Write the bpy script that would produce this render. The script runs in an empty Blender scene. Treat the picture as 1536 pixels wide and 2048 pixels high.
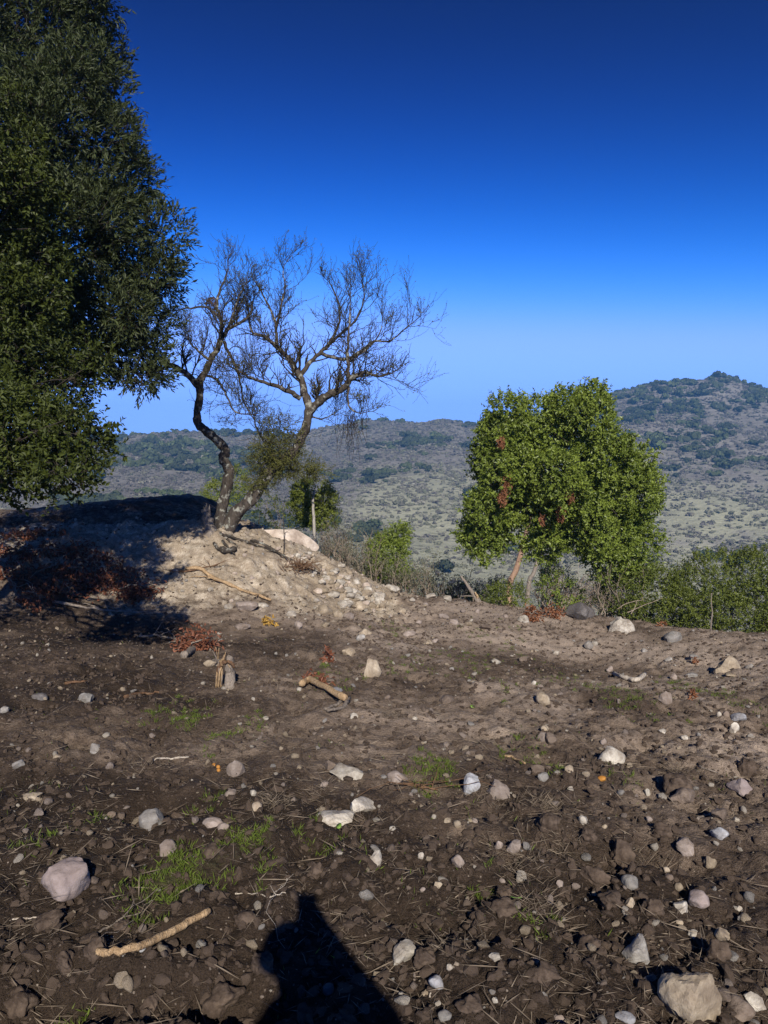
import bpy, bmesh, math, random
import numpy as np
from mathutils import Vector

random.seed(7)
rng = np.random.default_rng(7)
scene = bpy.context.scene
COL = scene.collection

# ------------------------------------------------------------------ camera, sky, sun, exposure
FPX = 1500.0                      # focal length in pixels of the 1536x2048 photograph
PITCH = math.radians(5.0)         # looking slightly down
EYE = np.array([0.0, 0.0, 1.6])
cam_d = bpy.data.cameras.new('camera')
cam_d.sensor_fit = 'VERTICAL'; cam_d.sensor_height = 36.0
cam_d.lens = FPX / 2048.0 * 36.0
cam_d.clip_start = 0.03; cam_d.clip_end = 9000.0
cam = bpy.data.objects.new('camera', cam_d); COL.objects.link(cam)
cam.location = EYE; cam.rotation_euler = (math.pi / 2 - PITCH, 0, 0)
scene.camera = cam

SUN_EL = math.radians(31.9)
SUN_AZ = math.radians(6.4)        # the sun stands behind the camera, this far to its right
to_sun = np.array([math.sin(SUN_AZ) * math.cos(SUN_EL), -math.cos(SUN_AZ) * math.cos(SUN_EL), math.sin(SUN_EL)])
world = bpy.data.worlds.new('World'); scene.world = world; world.use_nodes = True
wn = world.node_tree.nodes; wl = world.node_tree.links
for n in list(wn): wn.remove(n)
sky = wn.new('ShaderNodeTexSky'); sky.sky_type = 'NISHITA'; sky.sun_disc = False
sky.sun_elevation = SUN_EL
sky.sun_rotation = math.atan2(to_sun[0], to_sun[1])
sky.altitude = 900.0; sky.air_density = 1.0; sky.dust_density = 0.1; sky.ozone_density = 3.0
SKY = 0.085
def wmath(op, a, b):
    x = wn.new('ShaderNodeMath'); x.operation = op
    for i, v in ((0, a), (1, b)):
        if isinstance(v, float): x.inputs[i].default_value = v
        else: wl.new(v, x.inputs[i])
    return x.outputs[0]
sep = wn.new('ShaderNodeSeparateColor'); cmb = wn.new('ShaderNodeCombineColor'); wl.new(sky.outputs[0], sep.inputs[0])
# contrasty, saturated rendition of the clear winter sky: one response curve per channel, the same in every direction
for i, (gam, gain, top) in enumerate(((6.4, 1050.0, .235), (3.7, 15.5, .46), (3.6, 11.0, 1.3))):
    v = wmath('MULTIPLY', sep.outputs[i], SKY)
    v = wmath('MULTIPLY', wmath('POWER', v, gam), gain)
    v = wmath('MULTIPLY', wmath('SUBTRACT', 1.0, wmath('POWER', math.e, wmath('MULTIPLY', v, -1.0 / top))), top)   # eases off towards the horizon
    wl.new(wmath('DIVIDE', v, SKY), cmb.inputs[i])
bg = wn.new('ShaderNodeBackground'); bg.inputs['Strength'].default_value = SKY
wo = wn.new('ShaderNodeOutputWorld')
wl.new(cmb.outputs[0], bg.inputs['Color']); wl.new(bg.outputs[0], wo.inputs['Surface'])

sun_d = bpy.data.lights.new('sun', 'SUN'); sun_d.energy = 5.0; sun_d.angle = math.radians(0.53); sun_d.color = (1.0, 0.93, 0.82)
sun = bpy.data.objects.new('sun', sun_d); COL.objects.link(sun)
sun.rotation_euler = Vector(to_sun).to_track_quat('Z', 'Y').to_euler(); sun.location = (3, -10, 12)
vs = scene.view_settings; vs.view_transform = 'Standard'; vs.look = 'None'; vs.exposure = 0.4; vs.gamma = 1.0; vs.use_curve_mapping = False
scene.cycles.use_denoising = True; scene.cycles.denoising_prefilter = 'NONE'; scene.cycles.denoising_input_passes = 'RGB_ALBEDO_NORMAL'
try: scene.cycles.denoiser = 'OPENIMAGEDENOISE'
except Exception: pass
scene.cycles.max_bounces = 6; scene.cycles.diffuse_bounces = 3; scene.cycles.volume_bounces = 0
scene.cycles.transparent_max_bounces = 4; scene.cycles.caustics_reflective = False; scene.cycles.caustics_refractive = False

# ------------------------------------------------------------------ noise and maths
_p = np.random.default_rng(11).permutation(256); PERM = np.concatenate([_p, _p, _p])
_g = np.random.default_rng(12).normal(size=(256, 3)); _g /= np.linalg.norm(_g, axis=1)[:, None]
def _fade(t): return t * t * t * (t * (t * 6 - 15) + 10)
def perlin2(x, y, s=0):
    x = np.asarray(x, float) + s * 17.31; y = np.asarray(y, float) + s * 9.73
    xi = np.floor(x).astype(int); yi = np.floor(y).astype(int); xf = x - xi; yf = y - yi
    u = _fade(xf); v = _fade(yf)
    def g(ix, iy, fx, fy):
        h = PERM[(PERM[ix & 255] + iy) & 255]; a = h * (2 * math.pi / 256)
        return np.cos(a) * fx + np.sin(a) * fy
    a = g(xi, yi, xf, yf); b = g(xi + 1, yi, xf - 1, yf); c = g(xi, yi + 1, xf, yf - 1); d = g(xi + 1, yi + 1, xf - 1, yf - 1)
    return 1.4 * ((a + u * (b - a)) * (1 - v) + (c + u * (d - c)) * v)
def perlin3(P, s=0):
    P = np.asarray(P, float) + np.array([s * 13.7, s * 7.9, s * 3.3])
    I = np.floor(P).astype(int); f = P - I; u = _fade(f); out = 0
    for dx in (0, 1):
        for dy in (0, 1):
            for dz in (0, 1):
                h = PERM[PERM[PERM[(I[:, 0] + dx) & 255] + ((I[:, 1] + dy) & 255)] + ((I[:, 2] + dz) & 255)]
                w = (u[:, 0] if dx else 1 - u[:, 0]) * (u[:, 1] if dy else 1 - u[:, 1]) * (u[:, 2] if dz else 1 - u[:, 2])
                out = out + w * ((f - np.array([dx, dy, dz])) * _g[h]).sum(1)
    return 1.5 * out
def fbm2(x, y, o=4, s=0):
    r = 0; a = 1.0
    for i in range(o): r = r + a * perlin2(x * 2 ** i, y * 2 ** i, s + i); a *= .5
    return r
def sst(a, b, x): t = np.clip((np.asarray(x, float) - a) / (b - a), 0, 1); return t * t * (3 - 2 * t)
CP, SP = math.cos(PITCH), math.sin(PITCH)
def ray(px, py):
    X = (px - 768.0) / FPX; Y = (1024.0 - py) / FPX
    return np.array([X, CP + Y * SP, -SP + Y * CP])
def P(px, py, d):                 # the point at forward distance d that the photo shows at that pixel
    w = ray(px, py); return EYE + w * (d / w[1])
def depth(p):
    v = np.asarray(p, float) - EYE; return v[..., 1] * CP - v[..., 2] * SP
def pix(p):                       # the reverse
    v = np.asarray(p, float) - EYE; f = v[1] * CP - v[2] * SP; u = v[1] * SP + v[2] * CP
    return 768 + FPX * v[0] / f, 1024 - FPX * u / f

# ------------------------------------------------------------------ terrain near the camera: thin-plate spline through surveyed points
CTRL = [(0, 0, 0), (-3, 0, .06), (3, 0, -.06), (-7, -1, .1), (7, -1, -.15), (0, -4, .15), (-5, -6, .2), (5, -6, .1),
        (0, 2, -.03), (-1.5, 2.5, -.03), (1.6, 2.5, -.1), (0, 3.5, -.14), (-2.5, 4, -.12), (2.5, 4, -.27), (0, 5.5, -.3), (-3.5, 6, -.2), (3, 6, -.5),
        (0, 7.5, -.52), (-5, 8, -.3), (4.2, 8, -.8), (-9, 5, 0), (-9, 9, 0), (8, 4, -.5), (8, 8, -1.0), (-9, 13, .2), (-9, 17, .3)]
CTRL = [np.array(c, float) for c in CTRL]
EDGE = [(1700, 1282, 10.0), (1536, 1268, 10.5), (1330, 1250, 11.2), (1180, 1233, 11.8), (1050, 1217, 12.4), (950, 1203, 12.8), (860, 1192, 13.0),
        (780, 1177, 13.1), (700, 1137, 13.1), (620, 1096, 13.1), (560, 1068, 13.2), (500, 1040, 13.4)]
for e in EDGE:
    c = P(*e); CTRL.append(c)
    CTRL.append(c + np.array([c[0] * .12 + .25, 1.8, -.75])); CTRL.append(c + np.array([c[0] * .25 + .7, 4.4, -2.3]))
CTRL += [P(*q) for q in [(250, 1214, 9.7), (450, 1216, 9.8), (620, 1224, 10.0), (740, 1222, 10.8), (900, 1260, 10.0), (1200, 1330, 9.0),
        (420, 1150, 10.6), (560, 1160, 10.9), (660, 1175, 11.6), (420, 1085, 11.5), (520, 1100, 11.9), (330, 1110, 11.3), (400, 1046, 12.1), (455, 1052, 12.5),
        (150, 1115, 10.9), (0, 1110, 10.8), (200, 1060, 12.4), (0, 1066, 12.2), (330, 1036, 13.4),
        (0, 1021, 17), (200, 1012, 17.2), (330, 1008, 17.2), (430, 1004, 16.6)]]
for q in [(0, 1021, 17), (200, 1012, 17.2), (330, 1008, 17.2), (430, 1004, 16.6)]:
    c = P(*q); CTRL.append(c + np.array([.3, 2.2, -.6])); CTRL.append(c + np.array([.8, 5, -2.2]))
CTRL = np.array(CTRL)
def _U(r2): return np.where(r2 > 0, r2 * np.log(r2 + 1e-12), 0.0)
def _tps():
    n = len(CTRL); d2 = ((CTRL[:, None, :2] - CTRL[None, :, :2]) ** 2).sum(2)
    A = np.zeros((n + 3, n + 3)); A[:n, :n] = _U(d2) + np.eye(n) * 0.02
    A[:n, n] = 1; A[:n, n + 1:] = CTRL[:, :2]; A[n, :n] = 1; A[n + 1:, :n] = CTRL[:, :2].T
    b = np.zeros(n + 3); b[:n] = CTRL[:, 2]
    return np.linalg.solve(A, b)
TPS = _tps()
def tps(x, y):
    x = np.asarray(x, float); y = np.asarray(y, float); r = TPS[-3] + TPS[-2] * x + TPS[-1] * y
    for i, c in enumerate(CTRL): r = r + TPS[i] * _U((x - c[0]) ** 2 + (y - c[1]) ** 2)
    return r

# far hills: for columns of the photo, (distance, picture row) of the slope seen there, up to its ridge
HILL = {-500: [(24, 1120), (60, 1250), (120, 1200), (200, 1050), (260, 995), (330, 945), (420, 905), (520, 880)],
        150: [(24, 1120), (60, 1250), (120, 1200), (200, 1045), (260, 992), (330, 942), (420, 900), (520, 866)],
        430: [(24, 1130), (60, 1260), (120, 1210), (200, 1055), (260, 1000), (330, 948), (420, 903), (530, 861)],
        560: [(20, 1190), (60, 1300), (120, 1250), (200, 1085), (260, 1020), (330, 962), (420, 913), (550, 866)],
        640: [(20, 1215), (60, 1340), (120, 1290), (200, 1110), (260, 1035), (330, 972), (420, 918), (580, 860)],
        730: [(20, 1235), (60, 1380), (120, 1330), (200, 1140), (255, 1055), (320, 980), (410, 922), (620, 839)],
        840: [(20, 1245), (60, 1400), (120, 1350), (200, 1163), (255, 1066), (320, 984), (410, 922), (640, 838)],
        890: [(20, 1250), (60, 1400), (120, 1350), (200, 1168), (255, 1070), (320, 986), (410, 922), (640, 829)],
        940: [(20, 1255), (60, 1400), (120, 1350), (200, 1170), (255, 1074), (320, 990), (410, 922), (640, 842)],
        1060: [(20, 1270), (60, 1410), (120, 1350), (200, 1176), (255, 1078), (320, 995), (405, 915), (630, 826)],
        1200: [(20, 1290), (60, 1420), (120, 1350), (200, 1180), (252, 1085), (315, 1002), (395, 918), (500, 840), (610, 786)],
        1320: [(20, 1300), (60, 1420), (120, 1350), (200, 1180), (250, 1088), (310, 1006), (390, 920), (490, 838), (600, 763)],
        1430: [(20, 1310), (60, 1420), (120, 1350), (200, 1180), (250, 1090), (310, 1010), (390, 923), (490, 838), (600, 754)],
        1560: [(20, 1325), (60, 1430), (120, 1350), (200, 1180), (250, 1090), (310, 1010), (390, 925), (490, 848), (600, 778)],
        2100: [(20, 1360), (60, 1430), (120, 1350), (200, 1185), (250, 1100), (310, 1025), (390, 950), (490, 880), (620, 830)]}
HK = np.array(sorted(HILL)); HD = np.geomspace(16, 3000, 140)
def _prof(px):
    ds = []; zs = []
    for d, py in HILL[px]: w = ray(768, py); ds.append(d); zs.append(1.6 + d * w[2] / w[1])
    dr, zr = ds[-1], zs[-1]
    for k in (1.15, 1.5, 2.5, 4): ds.append(dr * k); zs.append(zr - .12 * dr * (k - 1) ** .8)
    z = np.interp(np.log(HD), np.log(ds), zs)
    k = np.array([1, 2, 3, 2, 1.]); k /= k.sum()
    zp = np.convolve(np.pad(z, 2, 'edge'), k, 'valid'); near = HD < dr * .9
    return np.where(near, zp, z)
HZ = np.array([_prof(int(k)) for k in HK])
def far_z(x, y):
    x = np.asarray(x, float); y = np.asarray(y, float); r = np.hypot(x, y); az = np.arctan2(x, y)
    yy = np.where(np.abs(az) < 1.2, y, r * math.cos(1.2)); yy = np.clip(yy, 16, 2999)
    pxc = np.clip(768 + FPX * np.tan(np.clip(az, -1.2, 1.2)), HK[0], HK[-1])
    t = np.interp(pxc, HK, np.arange(len(HK))); i = np.clip(np.floor(t).astype(int), 0, len(HK) - 2); f = t - i
    u = np.interp(np.log(yy), np.log(HD), np.arange(len(HD))); j = np.clip(np.floor(u).astype(int), 0, len(HD) - 2); g = u - j
    z = (HZ[i, j] * (1 - g) + HZ[i, j + 1] * g) * (1 - f) + (HZ[i + 1, j] * (1 - g) + HZ[i + 1, j + 1] * g) * f
    am = sst(40, 260, r) * np.clip(r, 0, 1200)
    z = z + am * (.006 * fbm2(x / 170, y / 170, 3, 3) + .0032 * fbm2(x / 45, y / 45, 3, 5)) - am * .017 * np.abs(perlin2(x / 90 + .6 * y / 90, y / 300, 8)) * sst(1.0, .75, r / 600) - am * .004 * np.abs(perlin2(x / 34 - .5 * y / 34, y / 110, 9))
    back = sst(.95, 1.5, np.abs(az))
    return z * (1 - back) + (.15 + .015 * r) * back
def rough_mask(x, y):
    q = .70 + .35 * sst(-.25, .45, fbm2(x / 1.7, y / 1.7, 2, 21) + .28 * sst(-.2, 1.2, x) * sst(7.5, 3, y) + .4 * sst(3.0, 2.1, y))
    return q
def detail(x, y):
    r = np.hypot(x, y); q = rough_mask(x, y); fade = 1 - sst(14, 24, r)
    w = .02 * perlin2(x / .5, y / .5, 33)
    d = .045 * fbm2(x / 1.6, y / 1.6, 2, 2) + q * (.075 * np.abs(perlin2(x / .36 + w * 4, y / .36, 6)) + .042 * np.abs(perlin2(x / .15, y / .15 + w * 6, 7)) + .022 * np.abs(perlin2(x / .065, y / .065, 9)) + .012 * perlin2(x / .2, y / .2, 14))
    md = sst(9.6, 10.6, y) * sst(1.2, .2, x) * sst(14.5, 13.2, y)
    d = d + md * (.11 * np.abs(perlin2(x / .8, y / .8, 71)) + .08 * np.abs(perlin2(x / .3, y / .3, 72)) + .06 * np.abs(perlin2(x / .13, y / .13, 73)) - .09)
    pit = np.clip(perlin2(x / .45 + 3, y / .45, 19) - .25, 0, 1)
    d = d - .20 * pit * q * sst(9, 4, r)
    return d * fade - .035 * fade
def hfun(x, y, fine=True):
    x = np.asarray(x, float); y = np.asarray(y, float); r = np.hypot(x, y); az = np.abs(np.arctan2(x, y))
    w = sst(17, 30, r)
    z = np.zeros(np.broadcast(x, y).shape)
    z = (1 - w) * tps(np.clip(x, -14, 14), np.clip(y, -8, 26)) + w * far_z(x, y)
    return z + (detail(x, y) if fine else 0)
_T = np.concatenate([np.linspace(1.2, 25, 1500)])
def hit(px, py, fine=True):
    w = ray(px, py); pts = EYE[None] + (w / np.linalg.norm(w))[None] * _T[:, None]
    h = hfun(pts[:, 0], pts[:, 1], fine); k = np.nonzero(pts[:, 2] <= h)[0]
    i = k[0] if len(k) else len(_T) - 1
    p = pts[i].copy(); p[2] = h[i]; return p
def onground(x, y): return np.array([x, y, float(hfun(np.array([x]), np.array([y]))[0])])

# ------------------------------------------------------------------ mesh helpers
def mesh_arrays(name, V, F, mat=None, smooth=False, attrs=None):
    V = np.asarray(V, np.float32); Fs = [np.asarray(f, np.int32) for f in (F if isinstance(F, list) else [F]) if len(f)]
    me = bpy.data.meshes.new(name); me.vertices.add(len(V)); me.vertices.foreach_set('co', V.ravel())
    loops = np.concatenate([f.ravel() for f in Fs]); tot = np.concatenate([np.full(len(f), f.shape[1], np.int32) for f in Fs])
    start = np.concatenate([[0], np.cumsum(tot)[:-1]]).astype(np.int32)
    me.loops.add(len(loops)); me.loops.foreach_set('vertex_index', loops)
    me.polygons.add(len(tot)); me.polygons.foreach_set('loop_start', start)
    me.polygons.foreach_set('use_smooth', np.full(len(tot), smooth, bool))
    if mat is not None: me.materials.append(mat)
    me.update(calc_edges=True); me.validate()
    for k, a in (attrs or {}).items():
        at = me.attributes.new(k, 'FLOAT', 'POINT'); at.data.foreach_set('value', np.asarray(a, np.float32))
    return me
def link(name, data, parent=None, loc=None):
    o = bpy.data.objects.new(name, data); COL.objects.link(o)
    if parent is not None: o.parent = parent
    if loc is not None: o.location = loc
    return o
def tag(o, label=None, cat=None, group=None, kind=None):
    if label: o['label'] = label
    if cat: o['category'] = cat
    if group: o['group'] = group
    if kind: o['kind'] = kind
    return o
def thing(name, label, cat, loc, group=None):
    return tag(link(name, None, None, tuple(loc)), label, cat, group)
class MB:
    """collects tubes and other pieces given in world coordinates"""
    def __init__(s): s.V = []; s.Q = []; s.T = []; s.n = 0
    def add(s, V, Q=None, T=None):
        s.V.append(np.asarray(V, float))
        if Q is not None and len(Q): s.Q.append(np.asarray(Q) + s.n)
        if T is not None and len(T): s.T.append(np.asarray(T) + s.n)
        s.n += len(V)
    def tube(s, pts, rad, k=6, rough=0.0, cap=True):
        pts = np.asarray(pts, float); m = len(pts); rad = np.broadcast_to(np.asarray(rad, float), (m,))
        t = np.gradient(pts, axis=0); t /= np.linalg.norm(t, axis=1)[:, None] + 1e-9
        a = np.array([0, 0, 1.]) if abs(t[0][2]) < .8 else np.array([1., 0, 0])
        u = np.cross(t, a); u /= np.linalg.norm(u, axis=1)[:, None] + 1e-9; v = np.cross(t, u)
        th = np.arange(k) * 2 * math.pi / k
        R = rad[:, None] * (1 + (rough * rng.normal(size=(m, k)) if rough else 0))
        V = pts[:, None] + R[..., None] * (np.cos(th)[None, :, None] * u[:, None] + np.sin(th)[None, :, None] * v[:, None])
        i = np.arange(m - 1)[:, None] * k; j = np.arange(k)[None]; j2 = (j + 1) % k
        Q = np.stack([i + j, i + j2, i + k + j2, i + k + j], -1).reshape(-1, 4)
        V = V.reshape(-1, 3); T = []
        if cap:
            V = np.concatenate([V, pts[:1], pts[-1:]]); b = m * k
            for q in range(k): T.append((b, (q + 1) % k, q)); T.append((b + 1, (m - 1) * k + q, (m - 1) * k + (q + 1) % k))
        s.add(V, Q, T)
    def build(s, name, mat, parent, smooth=True, kind=None):
        q = parent; org = np.zeros(3)
        while q is not None: org = org + np.array(q.location); q = q.parent
        V = np.concatenate(s.V) - org[None]
        F = [np.concatenate(x) for x in (s.Q, s.T) if x]
        o = link(name, mesh_arrays(name, V, F, mat, smooth), parent)
        if kind: o['kind'] = kind
        return o
def smooth_path(pts, n=None, jit=0.0):
    """Catmull-Rom through the points"""
    p = np.asarray(pts, float); p = np.concatenate([[2 * p[0] - p[1]], p, [2 * p[-1] - p[-2]]]); out = []
    n = n or 5
    for i in range(1, len(p) - 2):
        for t in np.arange(n) / n:
            a, b, c, d = p[i - 1], p[i], p[i + 1], p[i + 2]
            out.append(.5 * ((2 * b) + (c - a) * t + (2 * a - 5 * b + 4 * c - d) * t * t + (3 * b - a - 3 * c + d) * t ** 3))
    out.append(p[-2]); out = np.array(out)
    if jit: out[1:-1] += rng.normal(size=out[1:-1].shape) * jit
    return out
_ico = {}
def ico(sub):
    if sub not in _ico:
        bm = bmesh.new(); bmesh.ops.create_icosphere(bm, subdivisions=sub, radius=1)
        _ico[sub] = (np.array([v.co[:] for v in bm.verts]), np.array([[v.index for v in f.verts] for f in bm.faces])); bm.free()
    return _ico[sub]
def rock_shape(seed, sub=3, cuts=9, angular=.6, bump=.10, dims=(1, 1, 1)):
    r = np.random.default_rng(seed); V, F = ico(sub); V = V.copy()
    for _ in range(cuts):
        n = r.normal(size=3); n /= np.linalg.norm(n); c = r.uniform(1 - .72 * angular, 1 - .22 * angular)
        ex = np.clip(V @ n - c, 0, None); V -= n[None] * ex[:, None] * (.75 + .25 * angular)
    d = perlin3(V * 1.3, seed % 50) * bump * 1.3 + perlin3(V * 3.4, seed % 31 + 3) * bump * .55 + perlin3(V * 8, seed % 17) * bump * .25
    V = V * (1 + d)[:, None]; V = (V - (V.max(0) + V.min(0)) / 2) / (np.ptp(V, axis=0) / 2) * np.array(dims)[None]
    return V, F
def leaf_mesh(name, Pp, D, N, L, W, mat, parent_loc, fold=.25, droop=0.0):
    n = len(Pp); D = D / (np.linalg.norm(D, axis=1)[:, None] + 1e-9)
    N = N - (N * D).sum(1)[:, None] * D; N /= np.linalg.norm(N, axis=1)[:, None] + 1e-9
    S = np.cross(D, N); L = np.broadcast_to(L, (n,))[:, None]; W = np.broadcast_to(W, (n,))[:, None]
    Pp = Pp - np.asarray(parent_loc)[None]
    mid = Pp + D * L * .45
    V = np.stack([Pp, mid + S * W * .5 + N * W * fold, Pp + D * L - N * L * droop, mid - S * W * .5 + N * W * fold], 1).reshape(-1, 3)
    b = np.arange(n)[:, None] * 4; F = np.concatenate([b + np.array([[0, 1, 2]]), b + np.array([[0, 2, 3]])])
    tint = np.repeat(rng.random(n), 4)
    return mesh_arrays(name, V, F, mat, False, {'tint': tint})
def unit(n):
    v = rng.normal(size=(n, 3)); return v / np.linalg.norm(v, axis=1)[:, None]

# ------------------------------------------------------------------ materials
class NT:
    def __init__(s, name):
        s.m = bpy.data.materials.new(name); s.m.use_nodes = True; s.t = s.m.node_tree; s.n = s.t.nodes
        for x in list(s.n): s.n.remove(x)
        s.out = s.n.new('ShaderNodeOutputMaterial')
    def new(s, ty, **kw):
        x = s.n.new(ty)
        for k, v in kw.items(): setattr(x, k, v)
        return x
    def ln(s, a, b): s.t.links.new(a, b)
    def noise(s, scale, detail=3, rough=.55, co=None, dist=0.0):
        x = s.new('ShaderNodeTexNoise'); x.inputs['Scale'].default_value = scale; x.inputs['Detail'].default_value = detail
        x.inputs['Roughness'].default_value = rough; x.inputs['Distortion'].default_value = dist
        if co is not None: s.ln(co, x.inputs['Vector'])
        return x.outputs['Fac']
    def ramp(s, f, stops):
        x = s.new('ShaderNodeValToRGB'); e = x.color_ramp.elements
        while len(e) < len(stops): e.new(.5)
        for i, (p, c) in enumerate(stops): e[i].position = p; e[i].color = (*c, 1) if len(c) == 3 else c
        s.ln(f, x.inputs['Fac']); return x.outputs['Color']
    def mr(s, f, a, b, c=0.0, d=1.0):
        x = s.new('ShaderNodeMapRange'); x.inputs[1].default_value = a; x.inputs[2].default_value = b; x.inputs[3].default_value = c; x.inputs[4].default_value = d
        s.ln(f, x.inputs[0]); return x.outputs[0]
    def mix(s, f, a, b, mode='MIX'):
        x = s.new('ShaderNodeMix', data_type='RGBA', blend_type=mode)
        for i, v in ((0, f), (6, a), (7, b)):
            if isinstance(v, (int, float)): x.inputs[i].default_value = v
            elif isinstance(v, tuple): x.inputs[i].default_value = (*v, 1)
            else: s.ln(v, x.inputs[i])
        return x.outputs[2]
    def math(s, op, a, b=None):
        x = s.new('ShaderNodeMath', operation=op)
        for i, v in ((0, a), (1, b)):
            if v is None: continue
            if isinstance(v, (int, float)): x.inputs[i].default_value = v
            else: s.ln(v, x.inputs[i])
        return x.outputs[0]
    def attr(s, name):
        x = s.new('ShaderNodeAttribute', attribute_name=name); return x.outputs['Fac']
    def pos(s):
        return s.new('ShaderNodeTexCoord').outputs['Object']
    def rnd(s): return s.new('ShaderNodeObjectInfo').outputs['Random']
    def bump(s, h, st, dist, prev=None):
        x = s.new('ShaderNodeBump'); x.inputs['Strength'].default_value = st; x.inputs['Distance'].default_value = dist
        s.ln(h, x.inputs['Height'])
        if prev is not None: s.ln(prev, x.inputs['Normal'])
        return x.outputs[0]
    def finish(s, col, rough=.9, normal=None, spec=.25, transl=0.0, tcol=None):
        b = s.new('ShaderNodeBsdfPrincipled')
        if isinstance(col, tuple): b.inputs['Base Color'].default_value = (*col, 1)
        else: s.ln(col, b.inputs['Base Color'])
        if isinstance(rough, float): b.inputs['Roughness'].default_value = rough
        else: s.ln(rough, b.inputs['Roughness'])
        b.inputs['Specular IOR Level'].default_value = spec
        if normal is not None: s.ln(normal, b.inputs['Normal'])
        sh = b.outputs[0]
        if transl:
            t = s.new('ShaderNodeBsdfTranslucent'); s.ln(tcol if tcol is not None else col, t.inputs['Color'])
            mx = s.new('ShaderNodeMixShader'); mx.inputs[0].default_value = transl; s.ln(sh, mx.inputs[1]); s.ln(t.outputs[0], mx.inputs[2]); sh = mx.outputs[0]
        s.ln(sh, s.out.inputs['Surface']); return s.m

def mat_soil():
    m = NT('soil'); co = m.pos()
    n1 = m.noise(.9, 4, .6, co); n2 = m.noise(7, 4, .65, co); n3 = m.noise(55, 3, .7, co)
    f = m.math('ADD', m.math('MULTIPLY', n1, .55), m.math('ADD', m.math('MULTIPLY', n2, .3), m.math('MULTIPLY', n3, .15)))
    f = m.math('ADD', f, m.math('MULTIPLY', m.attr('dusty'), .30))  # dust tone, with the edge darkening painted in
    c = m.ramp(f, [(.40, (.034, .024, .017)), (.50, (.076, .055, .040)), (.60, (.18, .137, .103)), (.74, (.32, .255, .20))])
    pf = m.math('ADD', m.math('MULTIPLY', n1, .3), m.math('ADD', m.math('MULTIPLY', n2, .4), m.math('MULTIPLY', n3, .3)))
    pale = m.ramp(pf, [(.36, (.17, .128, .088)), (.5, (.34, .275, .20)), (.62, (.58, .505, .40))])
    pm = m.mr(m.math('ADD', m.attr('pale'), m.math('MULTIPLY', m.math('SUBTRACT', n2, .5), .8)), .25, .75)
    c = m.mix(pm, c, pale)
    gm = m.mr(m.math('ADD', m.attr('green'), m.math('MULTIPLY', m.math('SUBTRACT', n3, .5), 1.2)), .45, .95, 0, .55)
    c = m.mix(gm, c, (.07, .075, .025))
    v = m.new('ShaderNodeTexVoronoi'); v.inputs['Scale'].default_value = 38; v.inputs['Randomness'].default_value = 1; m.ln(co, v.inputs['Vector'])
    grit = m.math('MULTIPLY', m.mr(v.outputs['Distance'], .16, .10), m.mr(n2, .45, .62))
    n4 = m.noise(210, 2, .7, co); c = m.mix(m.mr(n4, .3, .7), m.mix(1.0, c, (.55, .55, .55), 'MULTIPLY'), m.mix(1.0, c, (1.45, 1.45, 1.45), 'MULTIPLY'))
    c = m.mix(m.math('MULTIPLY', grit, .7), c, (.36, .30, .245))
    b = m.bump(n2, .5, .04); b = m.bump(n3, .8, .02, b); b = m.bump(m.noise(190, 2, .6, co), .6, .006, b)
    return m.finish(c, .95, b, .12)
def mat_hill():
    m = NT('hill_scrub_and_grass'); co = m.pos()
    n1 = m.noise(.012, 5, .6, co); n2 = m.noise(.07, 5, .65, co); n3 = m.noise(.35, 4, .7, co)
    f = m.math('ADD', m.math('MULTIPLY', n1, .35), m.math('ADD', m.math('MULTIPLY', n2, .3), m.math('MULTIPLY', n3, .35)))
    grass = m.ramp(f, [(.36, (.20, .197, .14)), (.5, (.29, .287, .20)), (.62, (.36, .352, .25)), (.72, (.42, .395, .305))])
    scrub = m.ramp(f, [(.36, (.105, .096, .085)), (.5, (.17, .157, .138)), (.62, (.245, .228, .20)), (.75, (.34, .315, .275))])
    c = m.mix(m.mr(m.math('ADD', m.attr('scrub'), m.math('MULTIPLY', m.math('SUBTRACT', n2, .5), 1.3)), .3, .7), grass, scrub)
    b = m.bump(n3, 1.0, 1.2)
    return m.finish(c, .95, b, .1)
def mat_rock(name, a, b_, c_, dirt=.35, sc=9.0):
    m = NT(name); co = m.pos()
    r = m.rnd(); off = m.new('ShaderNodeVectorMath', operation='ADD'); m.ln(co, off.inputs[0]); m.ln(r, off.inputs[1])
    co = off.outputs[0]
    n1 = m.noise(sc, 4, .6, co); n2 = m.noise(sc * 6, 4, .7, co); n3 = m.noise(sc * 1.3, 5, .7, co)
    f = m.math('ADD', m.math('MULTIPLY', n1, .6), m.math('MULTIPLY', n2, .4))
    c = m.ramp(f, [(.34, a), (.5, b_), (.66, c_)])
    c = m.mix(m.math('MULTIPLY', m.mr(n3, .42, .62), dirt), c, (.13, .095, .07))
    val = m.mr(r, 0, 1, .8, 1.15); hsv = m.new('ShaderNodeHueSaturation'); m.ln(val, hsv.inputs['Value']); m.ln(c, hsv.inputs['Color'])
    b = m.bump(n1, .5, .03); b = m.bump(n2, .6, .008, b)
    return m.finish(hsv.outputs[0], .88, b, .25)
def mat_bark(name, a, b_, lichen=0.0, sc=14.0):
    m = NT(name); co = m.pos()
    mp = m.new('ShaderNodeMapping'); mp.inputs['Scale'].default_value = (1, 1, .25); m.ln(co, mp.inputs['Vector'])
    n1 = m.noise(sc, 4, .65, mp.outputs[0], .4); n2 = m.noise(sc * 3, 4, .7, mp.outputs[0])
    c = m.ramp(m.math('ADD', m.math('MULTIPLY', n1, .6), m.math('MULTIPLY', n2, .4)), [(.36, a), (.62, b_)])
    if lichen: c = m.mix(m.math('MULTIPLY', m.mr(m.noise(11, 3, .6, co), .55, .66), lichen), c, (.34, .34, .29))
    b = m.bump(n1, .9, .03); b = m.bump(n2, .7, .012, b)
    return m.finish(c, .9, b, .15)
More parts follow.
